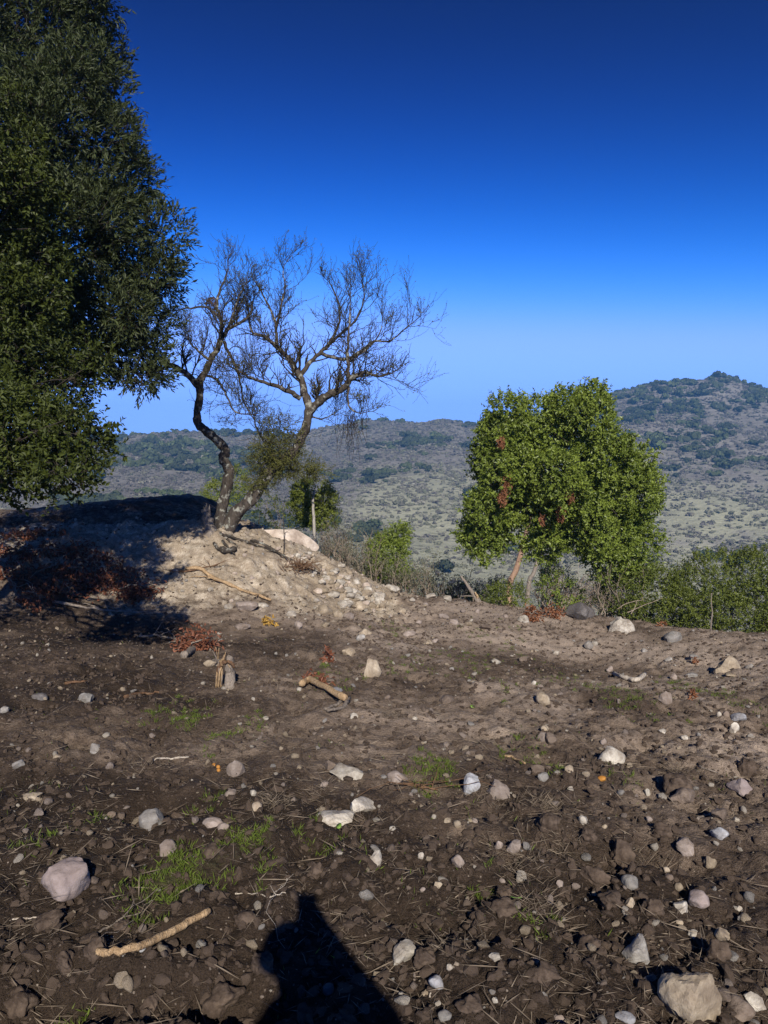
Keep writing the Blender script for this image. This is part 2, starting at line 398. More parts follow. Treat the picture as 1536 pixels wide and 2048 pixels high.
def mat_leaf(name, dark, lite, transl=.25, rough=.5, spec=.4, tboost=1.5):
    m = NT(name); t = m.attr('tint'); co = m.pos()
    n = m.noise(1.7, 3, .6, co)
    f = m.math('ADD', m.math('MULTIPLY', t, .6), m.math('MULTIPLY', m.mr(n, .3, .7), .4))
    c = m.mix(f, dark, lite)
    tc = m.mix(1.0, c, (tboost, tboost, tboost * .6), 'MULTIPLY')
    return m.finish(c, rough, None, spec, transl, tc)
def mat_plain(name, a, b_, sc=20.0, rough=.85, spec=.2):
    m = NT(name); co = m.pos(); c = m.mix(m.mr(m.noise(sc, 4, .6, co), .3, .7), a, b_)
    return m.finish(c, rough, m.bump(m.noise(sc * 3, 3, .6, co), .5, .01), spec)
def mat_rand(name, stops, transl=0.0, rough=.8, spec=.15):
    m = NT(name); r = m.rnd(); t = m.attr('tint')
    c = m.ramp(r, stops); c = m.mix(m.mr(t, 0, 1, 0, .5), c, (.03, .032, .02), 'MIX')
    return m.finish(c, rough, None, spec, transl)
M = {}
M['soil'] = mat_soil(); M['hill'] = mat_hill()
M['clod'] = mat_plain('soil_clod', (.030, .021, .016), (.12, .089, .067), 28.0, .95, .1)
M['white'] = mat_rock('white_stone', (.24, .208, .165), (.41, .372, .31), (.58, .54, .47), .6)
M['tan'] = mat_rock('tan_stone', (.18, .14, .095), (.32, .26, .185), (.46, .39, .295), .5)
M['pink'] = mat_rock('pinkish_stone', (.165, .13, .108), (.255, .21, .18), (.36, .305, .27), .6)
M['mauve'] = mat_rock('mauve_stone', (.19, .148, .138), (.27, .218, .205), (.35, .295, .28), .35, 6.0)
M['grey'] = mat_rock('grey_stone', (.15, .14, .125), (.26, .245, .225), (.41, .395, .365), .45)
M['blue'] = mat_rock('blue_grey_stone', (.16, .162, .17), (.28, .285, .30), (.46, .465, .48), .4)
M['dark'] = mat_rock('dark_grey_stone', (.055, .05, .047), (.11, .10, .095), (.19, .175, .165), .25)
M['brown'] = mat_rock('brown_dusty_stone', (.085, .062, .048), (.15, .115, .09), (.24, .19, .15), .4)
M['outcrop'] = mat_rock('pale_pink_outcrop', (.28, .215, .17), (.43, .355, .29), (.57, .50, .43), .45, 4.0)
M['bark_dark'] = mat_bark('dark_lichened_bark', (.022, .018, .014), (.085, .07, .057), .7)
M['bark_twig'] = mat_plain('twig_bark', (.020, .016, .012), (.050, .041, .032), 30.0)
M['bark_grey'] = mat_bark('grey_bark', (.13, .105, .085), (.27, .23, .19), .2)
M['bark_red'] = mat_bark('reddish_tan_bark', (.20, .12, .08), (.38, .25, .17), .1)
M['bark_pale'] = mat_bark('pale_sapling_bark', (.28, .25, .21), (.42, .39, .34), .2, 30.0)
M['wood'] = mat_bark('peeled_tan_wood', (.26, .165, .085), (.52, .37, .215), 0, 40.0)
M['wood_grey'] = mat_bark('weathered_grey_wood', (.13, .105, .085), (.32, .27, .22), 0, 40.0)
M['wood_white'] = mat_bark('bleached_wood', (.40, .34, .27), (.62, .55, .46), 0, 40.0)
M['wood_brown'] = mat_bark('brown_wood', (.10, .055, .03), (.22, .13, .075), 0, 40.0)
M['twig_dry'] = mat_plain('dry_twigs', (.14, .105, .08), (.32, .26, .20), 16.0)
M['leaf_near'] = mat_leaf('yellow_green_broad_leaves', (.018, .026, .005), (.072, .09, .014), .16, .55, .25)  # leaf colour lowered to carry the lens darkening at the left edge
M['leaf_narrow'] = mat_leaf('narrow_olive_leaves', (.022, .03, .010), (.064, .080, .027), .12, .55, .25)  # darker than the leaves themselves: lens falloff put into their colour
M['leaf_tree'] = mat_leaf('bright_green_leaves', (.06, .092, .011), (.25, .31, .05), .25, .45, .4)
M['leaf_hedge'] = mat_leaf('hedge_leaves', (.055, .075, .010), (.15, .178, .03), .22, .5, .35)
M['leaf_yellow'] = mat_leaf('yellow_green_leaves', (.10, .13, .015), (.22, .25, .045), .3, .5, .35)
M['leaf_grey'] = mat_leaf('grey_green_leaves', (.08, .085, .055), (.17, .17, .11), .2, .7, .2)
M['leaf_red'] = mat_leaf('dead_red_leaves', (.085, .030, .016), (.26, .102, .055), .2, .6, .3, 1.3)
M['leaf_orange'] = mat_leaf('dead_orange_leaves', (.13, .052, .024), (.29, .125, .06), .2, .6, .3, 1.3)
M['leaf_gold'] = mat_leaf('withered_yellow_leaves', (.30, .17, .03), (.50, .32, .08), .2, .6, .3, 1.3)
M['grass'] = mat_leaf('young_grass', (.06, .085, .014), (.16, .21, .035), .3, .6, .2)
M['straw'] = mat_leaf('dry_straw', (.09, .068, .048), (.28, .225, .165), .1, .8, .2, 1.0)
M['moss'] = mat_leaf('small_thorn_leaves', (.05, .055, .012), (.15, .15, .035), .25, .6, .3)

# ------------------------------------------------------------------ ground sheets
GRASS = [(350, 1755, 75, 1.0), (300, 1790, 60, .7), (500, 1700, 60, .8), (420, 1740, 60, .6), (545, 1735, 35, .5), (870, 1545, 45, 1.0), (835, 1560, 30, .6),
         (1060, 1500, 40, .6), (1090, 1520, 40, .4), (450, 1475, 30, .6), (375, 1440, 40, .7), (330, 1420, 40, .5), (660, 1690, 40, .45), (1230, 1390, 70, .5), (1420, 1385, 60, .5),
         (640, 1345, 30, .5), (200, 1630, 35, .4), (430, 1590, 40, .35), (1250, 1560, 40, .3), (960, 1760, 40, .35), (1075, 1830, 50, .45), (130, 1985, 45, .5),
         (500, 1440, 40, .3), (700, 1360, 30, .3), (820, 1330, 60, .3), (960, 1330, 80, .3), (1010, 1290, 60, .25), (780, 1260, 40, .3), (60, 1720, 40, .35), (620, 1655, 30, .3)]
GP = []
for gx, gy, gr, gs in GRASS:
    p = hit(gx, gy, False); d = depth(p); GP.append((p[0], p[1], gr * d / FPX, gr * d / FPX / max(.25, (1.6 - p[2]) / np.linalg.norm(p - EYE)), gs))
def green_mask(x, y):
    g = 0
    for (a, b, rx, ry, s) in GP: g = np.maximum(g, s * np.exp(-(((x - a) / rx) ** 2 + ((y - b) / (ry * .8)) ** 2) * .9))
    return g
def pale_mask(x, y):
    w = .5 * fbm2(x / .9, y / .9, 3, 41)
    base = 9.75 + .25 * np.clip(x + 2.0, 0, 5) + np.clip(-3.2 - x, 0, 9) * .22
    m = sst(-.7, .9, y - base + w * .9) * sst(.75, -.35, x - .10 * (y - 11) + w * .6)
    m = np.maximum(m, np.exp(-((x + .42 + .2 * w) / .55) ** 2 - ((y - 11.6) / 1.1) ** 2) * .95)
    return np.clip(m, 0, 1) * (1 - .7 * sst(12.4, 13.4, y) * sst(-2.2, -2.8, x))  # plateau soil painted darker to deepen the tree's cast shadow there
def dust_and_falloff_mask(x, y):
    return np.clip(.40 * sst(-1.2, 1.0, x + .25 * (y - 5)) + .5 * fbm2(x / 2.3, y / 2.3, 3, 51) + .06 * sst(6.0, 10.0, y) * sst(-1.0, .6, x) - .5 * sst(4.6, 2.4, y) - .2 * sst(-.5, -3, x) * sst(9.5, 8, y), -.8, .9)  # dust patches, plus lens darkening at the edges put into the soil tone
def polar(rs, azs):
    A, R = np.meshgrid(azs, rs); return R * np.sin(A), R * np.cos(A)
def grid_faces(nr, na, wrap):
    i = np.arange(nr - 1)[:, None] * na; j = np.arange(na if wrap else na - 1)[None]; j2 = (j + 1) % na
    return np.stack([i + j, i + j2, i + na + j2, i + na + j], -1).reshape(-1, 4)
fin = math.radians(33)
az_f = np.linspace(-fin, fin, 560)
az_c = np.concatenate([np.linspace(fin, 2 * math.pi - fin, 150)[1:-1]])
azs = np.concatenate([az_f, az_c])
rs = np.concatenate([np.linspace(.05, 1.55, 22), np.geomspace(1.6, 16, 440), np.geomspace(16.3, 27, 34)])
gx, gy = polar(rs, azs); gz = hfun(gx, gy)
gz[-1] -= .4
gV = np.stack([gx, gy, gz], -1).reshape(-1, 3)
gF = grid_faces(len(rs), len(azs), True)
gF = gF[:, ::-1]
fx, fy = gV[:, 0], gV[:, 1]
ground = link('ground', mesh_arrays('ground', gV, gF, M['soil'], True, {'pale': pale_mask(fx, fy), 'dusty': dust_and_falloff_mask(fx, fy), 'green': green_mask(fx, fy)}))
tag(ground, kind='structure')

az_h = np.concatenate([np.linspace(-fin, fin, 420), np.linspace(fin, 2 * math.pi - fin, 70)[1:-1]])
rh = np.concatenate([np.geomspace(24, 760, 330), np.geomspace(790, 1150, 10)])
hx, hy = polar(rh, az_h); hz = hfun(hx, hy)
hz[0] -= .35
def scrub_mask(x, y):
    r = np.hypot(x, y); az = np.arctan2(x, y); w = fbm2(x / 130, y / 130, 4, 61)
    left = sst(.02, -.12, az); right = sst(.20, .34, az)
    lim = 385 - 60 * left + 110 * w
    up = sst(-110, 110, r - lim)
    return np.clip(up + left * .65 + .5 * w + .35 * right * sst(.1, .5, fbm2(x / 60, y / 60, 3, 66)), 0, 1.2)
hV = np.stack([hx, hy, hz], -1).reshape(-1, 3)
hills = link('hills', mesh_arrays('hills', hV, grid_faces(len(rh), len(az_h), True)[:, ::-1], M['hill'], True, {'scrub': scrub_mask(hV[:, 0], hV[:, 1])}))
tag(hills, kind='structure')

# ------------------------------------------------------------------ scattering (geometry-node stuff)
def gn_scatter(name, pts, rot, scl, idx, protos):
    """one stuff object: protos[idx] at every point"""
    pc = bpy.data.collections.new(name + '_sources')
    for i, me in enumerate(protos):
        o = bpy.data.objects.new('%s_source_%02d' % (name, i), me); pc.objects.link(o)
    me = bpy.data.meshes.new(name); me.vertices.add(len(pts)); me.vertices.foreach_set('co', np.asarray(pts, np.float32).ravel()); me.update()
    for k, a in (('rot', rot), ('scl', scl)):
        at = me.attributes.new(k, 'FLOAT_VECTOR', 'POINT'); at.data.foreach_set('vector', np.asarray(a, np.float32).ravel())
    at = me.attributes.new('idx', 'INT', 'POINT'); at.data.foreach_set('value', np.asarray(idx, np.int32))
    g = bpy.data.node_groups.new(name, 'GeometryNodeTree')
    g.interface.new_socket('Geometry', in_out='INPUT', socket_type='NodeSocketGeometry'); g.interface.new_socket('Geometry', in_out='OUTPUT', socket_type='NodeSocketGeometry')
    n = g.nodes; a = n.new('NodeGroupInput'); z = n.new('NodeGroupOutput'); ip = n.new('GeometryNodeInstanceOnPoints'); ci = n.new('GeometryNodeCollectionInfo')
    ci.inputs['Collection'].default_value = pc; ci.inputs['Separate Children'].default_value = True; ci.inputs['Reset Children'].default_value = True
    def na(nm, ty): x = n.new('GeometryNodeInputNamedAttribute'); x.data_type = ty; x.inputs['Name'].default_value = nm; return x.outputs['Attribute']
    e = n.new('FunctionNodeEulerToRotation')
    L = g.links.new; L(a.outputs[0], ip.inputs['Points']); L(ci.outputs[0], ip.inputs['Instance']); ip.inputs['Pick Instance'].default_value = True
    L(na('idx', 'INT'), ip.inputs['Instance Index']); L(na('rot', 'FLOAT_VECTOR'), e.inputs[0]); L(e.outputs[0], ip.inputs['Rotation']); L(na('scl', 'FLOAT_VECTOR'), ip.inputs['Scale'])
    L(ip.outputs[0], z.inputs[0])
    o = link(name, me); md = o.modifiers.new('scatter', 'NODES'); md.node_group = g
    return o

# shrubs and trees of the far slopes
def shrub_proto(seed, mat, n=110, flat=.7, dense=.55):
    r = np.random.default_rng(seed); k = r.integers(3, 6)
    C = r.normal(size=(k, 3)) * np.array([.42, .42, .16]) + np.array([0, 0, .42 * flat]); R = r.uniform(.34, .6, k)
    w = r.integers(0, k, n); u = r.normal(size=(n, 3)); u /= np.linalg.norm(u, axis=1)[:, None]; u[:, 2] = np.abs(u[:, 2]) * .95 - .15
    p = C[w] + u * R[w][:, None] * np.array([1, 1, flat]) * r.uniform(.75, 1.05, n)[:, None]
    p[:, 2] = np.clip(p[:, 2], .0, None)
    D = u + r.normal(size=(n, 3)) * .8; N = u + r.normal(size=(n, 3)) * .35
    D = np.cross(N, r.normal(size=(n, 3)))
    D /= np.linalg.norm(D, axis=1)[:, None]; N /= np.linalg.norm(N, axis=1)[:, None]; S = np.cross(D, N)
    s = r.uniform(.16, .3, n)[:, None] * dense / .55
    V = np.stack([p - D * s, p + S * s * .8, p + D * s, p - S * s * .8], 1).reshape(-1, 3); F = np.arange(n * 4).reshape(-1, 4)
    core, cf = ico(1); core = core * np.array([.55, .55, .42 * flat]) + np.array([0, 0, .4 * flat])
    V = np.concatenate([V, core]); T = cf + n * 4
    tint = np.concatenate([np.repeat(r.random(n), 4) ** 1.5, np.full(len(core), .9)])
    return mesh_arrays('shrub', V, [F, T], mat, False, {'tint': tint})
M['far_shrub'] = mat_rand('far_shrub', [(0, (.14, .13, .105)), (.35, (.22, .21, .16)), (.7, (.16, .165, .105)), (1, (.28, .265, .205))])
M['far_scrub'] = mat_rand('far_dry_scrub', [(0, (.085, .077, .072)), (.4, (.135, .122, .113)), (.75, (.20, .183, .162)), (1, (.12, .125, .088))])
M['far_tree'] = mat_rand('far_evergreen', [(0, (.030, .038, .022)), (.4, (.048, .060, .030)), (.8, (.085, .108, .042)), (1, (.06, .072, .042))])
sh_g = [shrub_proto(100 + i, M['far_shrub'], 90, .65) for i in range(6)]
sh_s = [shrub_proto(140 + i, M['far_scrub'], 90, .6) for i in range(6)]
tr_d = [shrub_proto(180 + i, M['far_tree'], 170, 1.0, .5) for i in range(6)]
def scatter_far(n, power, dmin, dmax, seed):
    r = np.random.default_rng(seed); az = r.uniform(-.62, .62, n); d = (dmin ** power + r.random(n) * (dmax ** power - dmin ** power)) ** (1 / power)
    x = d * np.tan(az) * .995; y = d * 1.0; return x, y, r
x, y, r = scatter_far(46000, 1.3, 110, 700, 5)
sm = scrub_mask(x, y); cl = fbm2(x / 22, y / 22, 3, 71)
keep = (r.random(len(x)) < np.clip(.58 + .4 * sm + .5 * cl, .1, 1)) & (y > 0)
x, y, sm, cl = x[keep], y[keep], sm[keep], cl[keep]
dd = np.hypot(x, y)
sz = r.uniform(.45, 1.15, len(x)) * (1 + .25 * cl) * (.8 + dd / 900)
z = hfun(x, y) - .1
idx = r.integers(0, 6, len(x)) + np.where(r.random(len(x)) < np.clip(sm * .9, .12, .9), 6, 0)
rot = np.stack([np.zeros(len(x)), np.zeros(len(x)), r.uniform(0, 6.28, len(x))], -1)
scl = np.stack([sz * r.uniform(.8, 1.35, len(x)), sz * r.uniform(.8, 1.35, len(x)), sz * r.uniform(.9, 1.5, len(x))], -1)
pts = np.stack([x, y, z], -1)
pxs = np.array([pix(p) for p in pts])
inview = (pxs[:, 0] > 640) & (pxs[:, 0] < 1536) & (pxs[:, 1] < 1165) & (idx < 6) & (dd < 330) & ~((pxs[:, 0] > 905) & (pxs[:, 0] < 1335)) & (pxs[:, 1] < 1100 + 60 * (pxs[:, 0] < 1300))
order = np.argsort(-(sz / dd) * inview)[:240]
sel = np.zeros(len(x), bool); sel[order] = inview[order]
for i in np.nonzero(sel)[0]:
    o = link('hillside_shrub', sh_g[idx[i] % 6]); o.location = pts[i]; o.rotation_euler = rot[i]; o.scale = scl[i]
    tag(o, 'low grey-green shrub dotting the grassy slope across the valley', 'shrub', 'shrubs dotted over the slope across the valley')
k = ~sel
tag(gn_scatter('hill_scrub', pts[k], rot[k], scl[k], idx[k], sh_g + sh_s), 'dense grey and purplish scrub covering the far hills', 'scrub', None, 'stuff')
# evergreen trees in clumps
x, y, r = scatter_far(9000, 1.4, 130, 700, 6)
az = np.arctan2(x, y); tm = fbm2(x / 70, y / 70, 3, 81) + .35 * fbm2(x / 22, y / 22, 2, 83)
left = sst(.03, -.15, az); right = sst(.18, .33, az) * sst(340, 430, y)
den = sst(.15, .6, tm + .34 * left + .66 * right - .35 * sst(.0, .12, az) * sst(380, 300, y))
keep = r.random(len(x)) < np.clip(den, .012, 1) * .62
keep &= ~((np.abs(az) < .2) & (y < 110)) & ~((az < 0) & (y < 100)) & ~((az > 0) & (y < 190))
x, y = x[keep], y[keep]; n = len(x); dd = np.hypot(x, y)
sz = r.uniform(1.0, 3.1, n) * (.9 + dd / 900)
scl = np.stack([sz * r.uniform(.85, 1.3, n), sz * r.uniform(.85, 1.3, n), sz * r.uniform(.8, 1.3, n)], -1)
tag(gn_scatter('hill_wood', np.stack([x, y, hfun(x, y) - .2], -1), np.stack([0 * x, 0 * x, r.uniform(0, 6.28, n)], -1), scl, r.integers(0, 6, n), tr_d),
    'dark evergreen trees massed in clumps on the far hills', 'wood', None, 'stuff')
# trees one can make out along the skyline
ti = 0
for (px_, py_, dz, s) in [(247, 872, 640, 4.2), (262, 870, 640, 3.6), (275, 869, 640, 3.2), (365, 862, 670, 3), (428, 862, 690, 3.4), (455, 868, 700, 3), (735, 843, 980, 4.5), (802, 838, 1030, 5), (822, 838, 1035, 4),
                          (912, 834, 1050, 4.5), (1305, 768, 850, 4), (1325, 766, 848, 4.5), (1340, 766, 848, 4.2), (1372, 765, 840, 3.6), (1420, 752, 832, 4), (1452, 751, 832, 3.4), (1485, 758, 838, 5.2), (1500, 763, 842, 5), (1515, 768, 845, 5.2)]:
    ys_ = np.linspace(300, 900, 601); xs_ = ys_ * (px_ - 768) / FPX * .992; zs_ = hfun(xs_, ys_); q_ = int(np.argmax((zs_ - 1.6) / ys_)); p = np.array([xs_[q_], ys_[q_], zs_[q_] - .3]); s = s * .5
    o = link('skyline_tree', tr_d[ti % 6]); o.location = p; o.scale = (s, s, s * 1.1); o.rotation_euler = (0, 0, ti); ti += 1
    tag(o, 'tiny dark tree standing on the ridge against the sky', 'tree', 'dark trees along the skyline')

# ------------------------------------------------------------------ haze over the valley
hb = bmesh.new(); bmesh.ops.create_cube(hb, size=1)
hme = bpy.data.meshes.new('haze'); hb.to_mesh(hme); hb.free()
haze = link('haze', hme); haze.location = (0, 0, 22); haze.scale = (2420, 2420, 240)
hm = NT('haze'); pv = hm.new('ShaderNodeVolumePrincipled'); pv.inputs['Color'].default_value = (.20, .52, 1.0, 1); pv.inputs['Density'].default_value = .00048; pv.inputs['Anisotropy'].default_value = 0.0
hm.ln(pv.outputs[0], hm.out.inputs['Volume']); hme.materials.append(hm.m)
tag(haze, 'thin blue haze hanging over the valley', 'haze', None, 'stuff')
zmin = min(gV[:, 2].min(), hV[:, 2].min()); zmax = max(hV[:, 2].max() + 14, 12)
haze.location = (0, 0, (zmin - 2 + zmax) / 2); haze.scale = (2420, 2420, zmax - zmin + 2)

#@@TREES
# ------------------------------------------------------------------ plants
def ell(px_, py_, rx, ry, d, rz=None, dd=0.0):
    """an ellipsoid lobe: centre at that pixel and distance, radii given in picture pixels, rz in metres"""
    c = P(px_, py_, d + dd); k = (d + dd) / FPX
    return (c, np.array([rx * k, rz if rz else .5 * (rx + ry) * k, ry * k]))
def crown_twigs(lobes, n, shell=.22, gap=-.12, gapscale=.45, seed=1, lump=.16, inner=.12):
    r = np.random.default_rng(seed); W = np.array([np.prod(l[1]) ** (2 / 3) for l in lobes]); W /= W.sum()
    C = np.array([l[0] for l in lobes]); R = np.array([l[1] for l in lobes])
    pos = []; out = []; tot = 0
    while tot < n:
        m = n * 2; w = r.choice(len(lobes), m, p=W); u = r.normal(size=(m, 3)); u /= np.linalg.norm(u, axis=1)[:, None]
        q = 1 - np.abs(r.normal(size=m)) * shell
        p = C[w] + u * R[w] * q[:, None]
        p = p + u * (perlin3(p / .4, seed) * lump * R[w].mean(1))[:, None]
        f = (((p[:, None] - C[None]) / R[None]) ** 2).sum(2); f[np.arange(m), w] = 9
        ok = (f.min(1) > .62) | (r.random(m) < inner)
        ok &= perlin3(p / gapscale, seed + 5) + .35 * perlin3(p / (gapscale * .4), seed + 8) > gap - .25 * r.random(m)
        nrm = u / R[w]; nrm /= np.linalg.norm(nrm, axis=1)[:, None]
        pos.append(p[ok]); out.append(nrm[ok]); tot += ok.sum()
    return np.concatenate(pos)[:n], np.concatenate(out)[:n]
def leaves_on(pos, out, per, tl, L, W, up=.35, spread=.75, seed=2, hang=0.0, face=.5, cone=.55):
    r = np.random.default_rng(seed); n = len(pos)
    d = out * .8 + r.normal(size=(n, 3)) * .45 + np.array([0, 0, up - hang]); d /= np.linalg.norm(d, axis=1)[:, None]
    t = np.tile(np.linspace(.15, 1, per), n); t = t + r.normal(size=len(t)) * .05
    k = np.repeat(np.arange(n), per); tlv = tl * r.uniform(.6, 1.3, n)
    p = pos[k] + d[k] * (tlv[k] * t)[:, None]
    q = r.normal(size=(len(k), 3)); q -= (q * d[k]).sum(1)[:, None] * d[k]; q /= np.linalg.norm(q, axis=1)[:, None]
    D = d[k] * cone + q * spread + np.array([0, 0, -hang])
    N = out[k] * face + np.array([0, 0, .45]) + r.normal(size=(len(k), 3)) * .45
    Lr = L * r.uniform(.65, 1.25, len(k)); return p, D, N, Lr, W * Lr / L, (pos, d, tlv)
def clumped(lobes, k, size, seed, reach=.68):
    r = np.random.default_rng(seed); out = []
    for c, R in lobes:
        for _ in range(k):
            u = r.normal(size=3); u /= np.linalg.norm(u); out.append((c + u * R * reach * r.uniform(.85, 1.1), R * size * r.uniform(.75, 1.25)))
        out.append((c, R * .62))
    return out
def branch_path(a, b, sag=0.0, wob=.08, n=7, seed=0):
    r = np.random.default_rng(seed); a = np.asarray(a, float); b = np.asarray(b, float); t = np.linspace(0, 1, n)[:, None]; L = np.linalg.norm(b - a)
    w = np.cumsum(r.normal(size=(n, 3)), 0) * wob * L / n ** .5; w -= t * w[-1]; w[0] = 0
    return a + (b - a) * t + w + np.array([0, 0, 1.]) * sag * L * 4 * (t * (1 - t))
def leafy(root, lobes, ntw, per, tl, L, W, leafmat, barkmat, trunk_top, seed, up=.35, gap=-.12, gapscale=.45, limb_r=.05, twig_r=.004, show_twigs=.25, hang=0.0, face=.5, shell=.22, lump=.16, inner=.12, fold=.2, droop=.08, spread=.75, subs=5, cone=.55, clump=0, csize=.42):
    """branches from the trunk top into each lobe, then twigs and leaves; parts under root"""
    for i, (c, R) in enumerate(lobes):
        mb = MB(); pth = branch_path(trunk_top, c, .05, .1, 8, seed + i); mb.tube(pth, np.linspace(limb_r, limb_r * .45, 8), 7, .05); bo = mb.build('branch', barkmat, root)
        r = np.random.default_rng(seed + 90 + i)
        for j in range(subs):
            u = r.normal(size=3); u /= np.linalg.norm(u); q = branch_path(pth[4 + j % 4], c + u * R * .85, .04, .1, 6, seed + i * 9 + j)
            mb = MB(); mb.tube(q, np.linspace(limb_r * .4, limb_r * .1, 6), 5, .05); mb.build('side_branch', barkmat, bo)
    pos, out = crown_twigs(clumped(lobes, clump, csize, seed) if clump else lobes, ntw, shell, gap, gapscale, seed, lump, inner)
    p, D, N, Lr, Wr, (tp, td, tv) = leaves_on(pos, out, per, tl, L, W, up, spread, seed + 3, hang, face, cone)
    o = link('foliage', leaf_mesh('foliage', p, D, N, Lr, Wr, leafmat, root.location, fold, droop), root); o['kind'] = 'stuff'
    m = int(len(tp) * show_twigs)
    if m:
        mb = MB(); a = tp[:m] - out[:m] * .05; b = tp[:m] + td[:m] * tv[:m][:, None]
        e = np.cross(td[:m], np.array([.3, .5, .8])); e /= np.linalg.norm(e, axis=1)[:, None]; g = np.cross(td[:m], e)
        V = np.stack([a + e * twig_r, a - e * twig_r * .5 + g * twig_r * .87, a - e * twig_r * .5 - g * twig_r * .87, b], 1).reshape(-1, 3); k = np.arange(m)[:, None] * 4
        T = np.concatenate([k + np.array([[0, 1, 3]]), k + np.array([[1, 2, 3]]), k + np.array([[2, 0, 3]])])
        mb.add(V, None, T); mb.build('twigs', barkmat, root, False, 'stuff')

# --- tall narrow-leaved evergreen on the left, its crown running out of the picture
d = 8.6
base = onground(-5.3, 8.8)
t = thing('narrow_leaf_tree', 'tall dark evergreen tree with narrow olive leaves filling the upper left', 'tree', base)
mb = MB(); mb.tube(smooth_path([base - [0, 0, .2], base + [.1, 0, 1.2], base + [.25, -.1, 2.6], base + [.3, -.1, 4.2], base + [.35, -.1, 5.8]], 4, .015), np.linspace(.24, .07, 17), 10, .06); mb.build('trunk', M['bark_dark'], t)
lob = [ell(60, 60, 200, 170, d, 1.2), ell(135, 210, 138, 135, d, .9), ell(40, 330, 260, 200, d, 1.4), ell(200, 330, 108, 115, d, .8), ell(252, 480, 116, 105, d, .8), ell(120, 520, 240, 170, d, 1.2),
       ell(240, 600, 118, 105, d, .8), ell(220, 700, 112, 82, d, .7), ell(60, 680, 200, 140, d, 1.1), ell(-250, 500, 330, 330, d, 1.7), ell(-200, 150, 330, 260, d, 1.6), ell(-60, -160, 260, 200, d, 1.4), ell(140, -60, 90, 120, d, .6), ell(285, 755, 55, 42, d, .35), ell(316, 565, 48, 58, d, .4)]
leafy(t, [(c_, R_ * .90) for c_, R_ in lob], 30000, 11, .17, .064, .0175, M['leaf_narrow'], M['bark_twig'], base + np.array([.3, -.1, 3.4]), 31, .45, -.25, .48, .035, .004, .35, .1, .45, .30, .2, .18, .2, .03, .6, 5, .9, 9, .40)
# --- nearer broad-leaved tree at the left edge
d = 6.7
base = onground(-4.75, 6.6)
t = thing('broad_leaf_tree', 'yellow-green broad-leaved tree at the left edge, hanging low in front of the taller tree', 'tree', base)
mb = MB(); mb.tube(smooth_path([base - [0, 0, .15], base + [.15, .05, .8], base + [.2, 0, 1.7], base + [.3, .1, 2.6]], 5, .012), np.linspace(.15, .06, 16), 10, .06); mb.build('trunk', M['bark_dark'], t)
lob = [ell(-10, 250, 70, 80, d, .4), ell(30, 380, 85, 90, d, .4), ell(-40, 540, 150, 130, d, .6), ell(30, 690, 110, 90, d, .45), ell(110, 790, 85, 70, d, .35), ell(150, 870, 75, 55, d, .35, -1.1), ell(130, 945, 75, 50, d, .35, -1.3), ell(20, 850, 110, 90, d, .45, -.9),
       ell(-20, 960, 90, 60, d, .4, -1.3), ell(-180, 700, 200, 300, d, .9), ell(-160, 350, 170, 250, d, .8), ell(185, 740, 26, 40, d, .2), ell(60, 600, 60, 50, d, .3)]
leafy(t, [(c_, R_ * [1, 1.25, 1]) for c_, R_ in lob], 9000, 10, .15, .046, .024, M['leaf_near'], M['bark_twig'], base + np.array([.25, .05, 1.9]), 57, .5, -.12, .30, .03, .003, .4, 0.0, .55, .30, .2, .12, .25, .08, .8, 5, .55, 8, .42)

# --- round-crowned tree on the right
d = 12.8
base = hit(1050, 1213); base2 = onground(base[0] - .22, base[1] + .75)
t = thing('round_crown_tree', 'round-crowned bright green tree with two leaning trunks and dead orange sprays', 'tree', base)
mb = MB(); mb.tube(smooth_path([base - [0, 0, .15], P(1056, 1180, base[1]), P(1068, 1145, base[1]), P(1085, 1090, base[1] + .1), P(1110, 1020, base[1] + .2)], 4, .006), np.linspace(.085, .045, 17), 10, .05); mb.build('trunk', M['bark_grey'], t)
y2 = base2[1]; mb = MB(); mb.tube(smooth_path([base2 - [0, 0, .15], P(1018, 1190, y2), P(1032, 1140, y2), P(1047, 1090, y2), P(1062, 1020, y2), P(1080, 950, y2)], 4, .008), np.linspace(.115, .06, 21), 10, .05); mb.build('trunk', M['bark_red'], t)
lob = [ell(1005, 868, 56, 72, d, .8), ell(1085, 868, 76, 58, d, .9), ell(1158, 838, 58, 70, d, .8), ell(1195, 920, 86, 92, d, .9), ell(1010, 960, 72, 80, d, .9), ell(980, 1035, 68, 70, d, .7), ell(1100, 960, 105, 100, d, 1.2),
       ell(1220, 1010, 85, 90, d, .9), ell(1240, 1085, 70, 72, d, .8), ell(1155, 1050, 80, 74, d, 1.0), ell(1225, 1135, 60, 38, d, .6), ell(950, 1075, 32, 34, d, .4), ell(1290, 985, 28, 40, d, .35), ell(975, 1095, 46, 28, d, .4), ell(1272, 1015, 44, 66, d, .5), ell(1085, 1085, 56, 34, d, .5), ell(1270, 1140, 44, 34, d, .45)]
leafy(t, lob, 11500, 11, .16, .056, .031, M['leaf_tree'], M['bark_twig'], P(1090, 1010, d + .2), 77, .6, -.12, .36, .05, .003, .3, 0.0, .5, .26, .2, .12, .25, .08, .75, 5, .55, 9, .40)
for (sx, sy, s) in [(1012, 968, .17), (1006, 995, .14), (1140, 992, .12), (1122, 1027, .13), (1002, 885, .10), (1085, 1040, .09)]:
    c = P(sx, sy, d - .85); n = int(1500 * s); o = link('dead_spray', leaf_mesh('dead_spray', c + unit(n) * np.array([.6, .4, 1.1]) * s * rng.random((n, 1)) ** .5, unit(n) + [0, 0, -.6], unit(n) + [0, -.8, .3], .045, .02, M['leaf_orange'], t.location, .2, .1), t); o['kind'] = 'stuff'

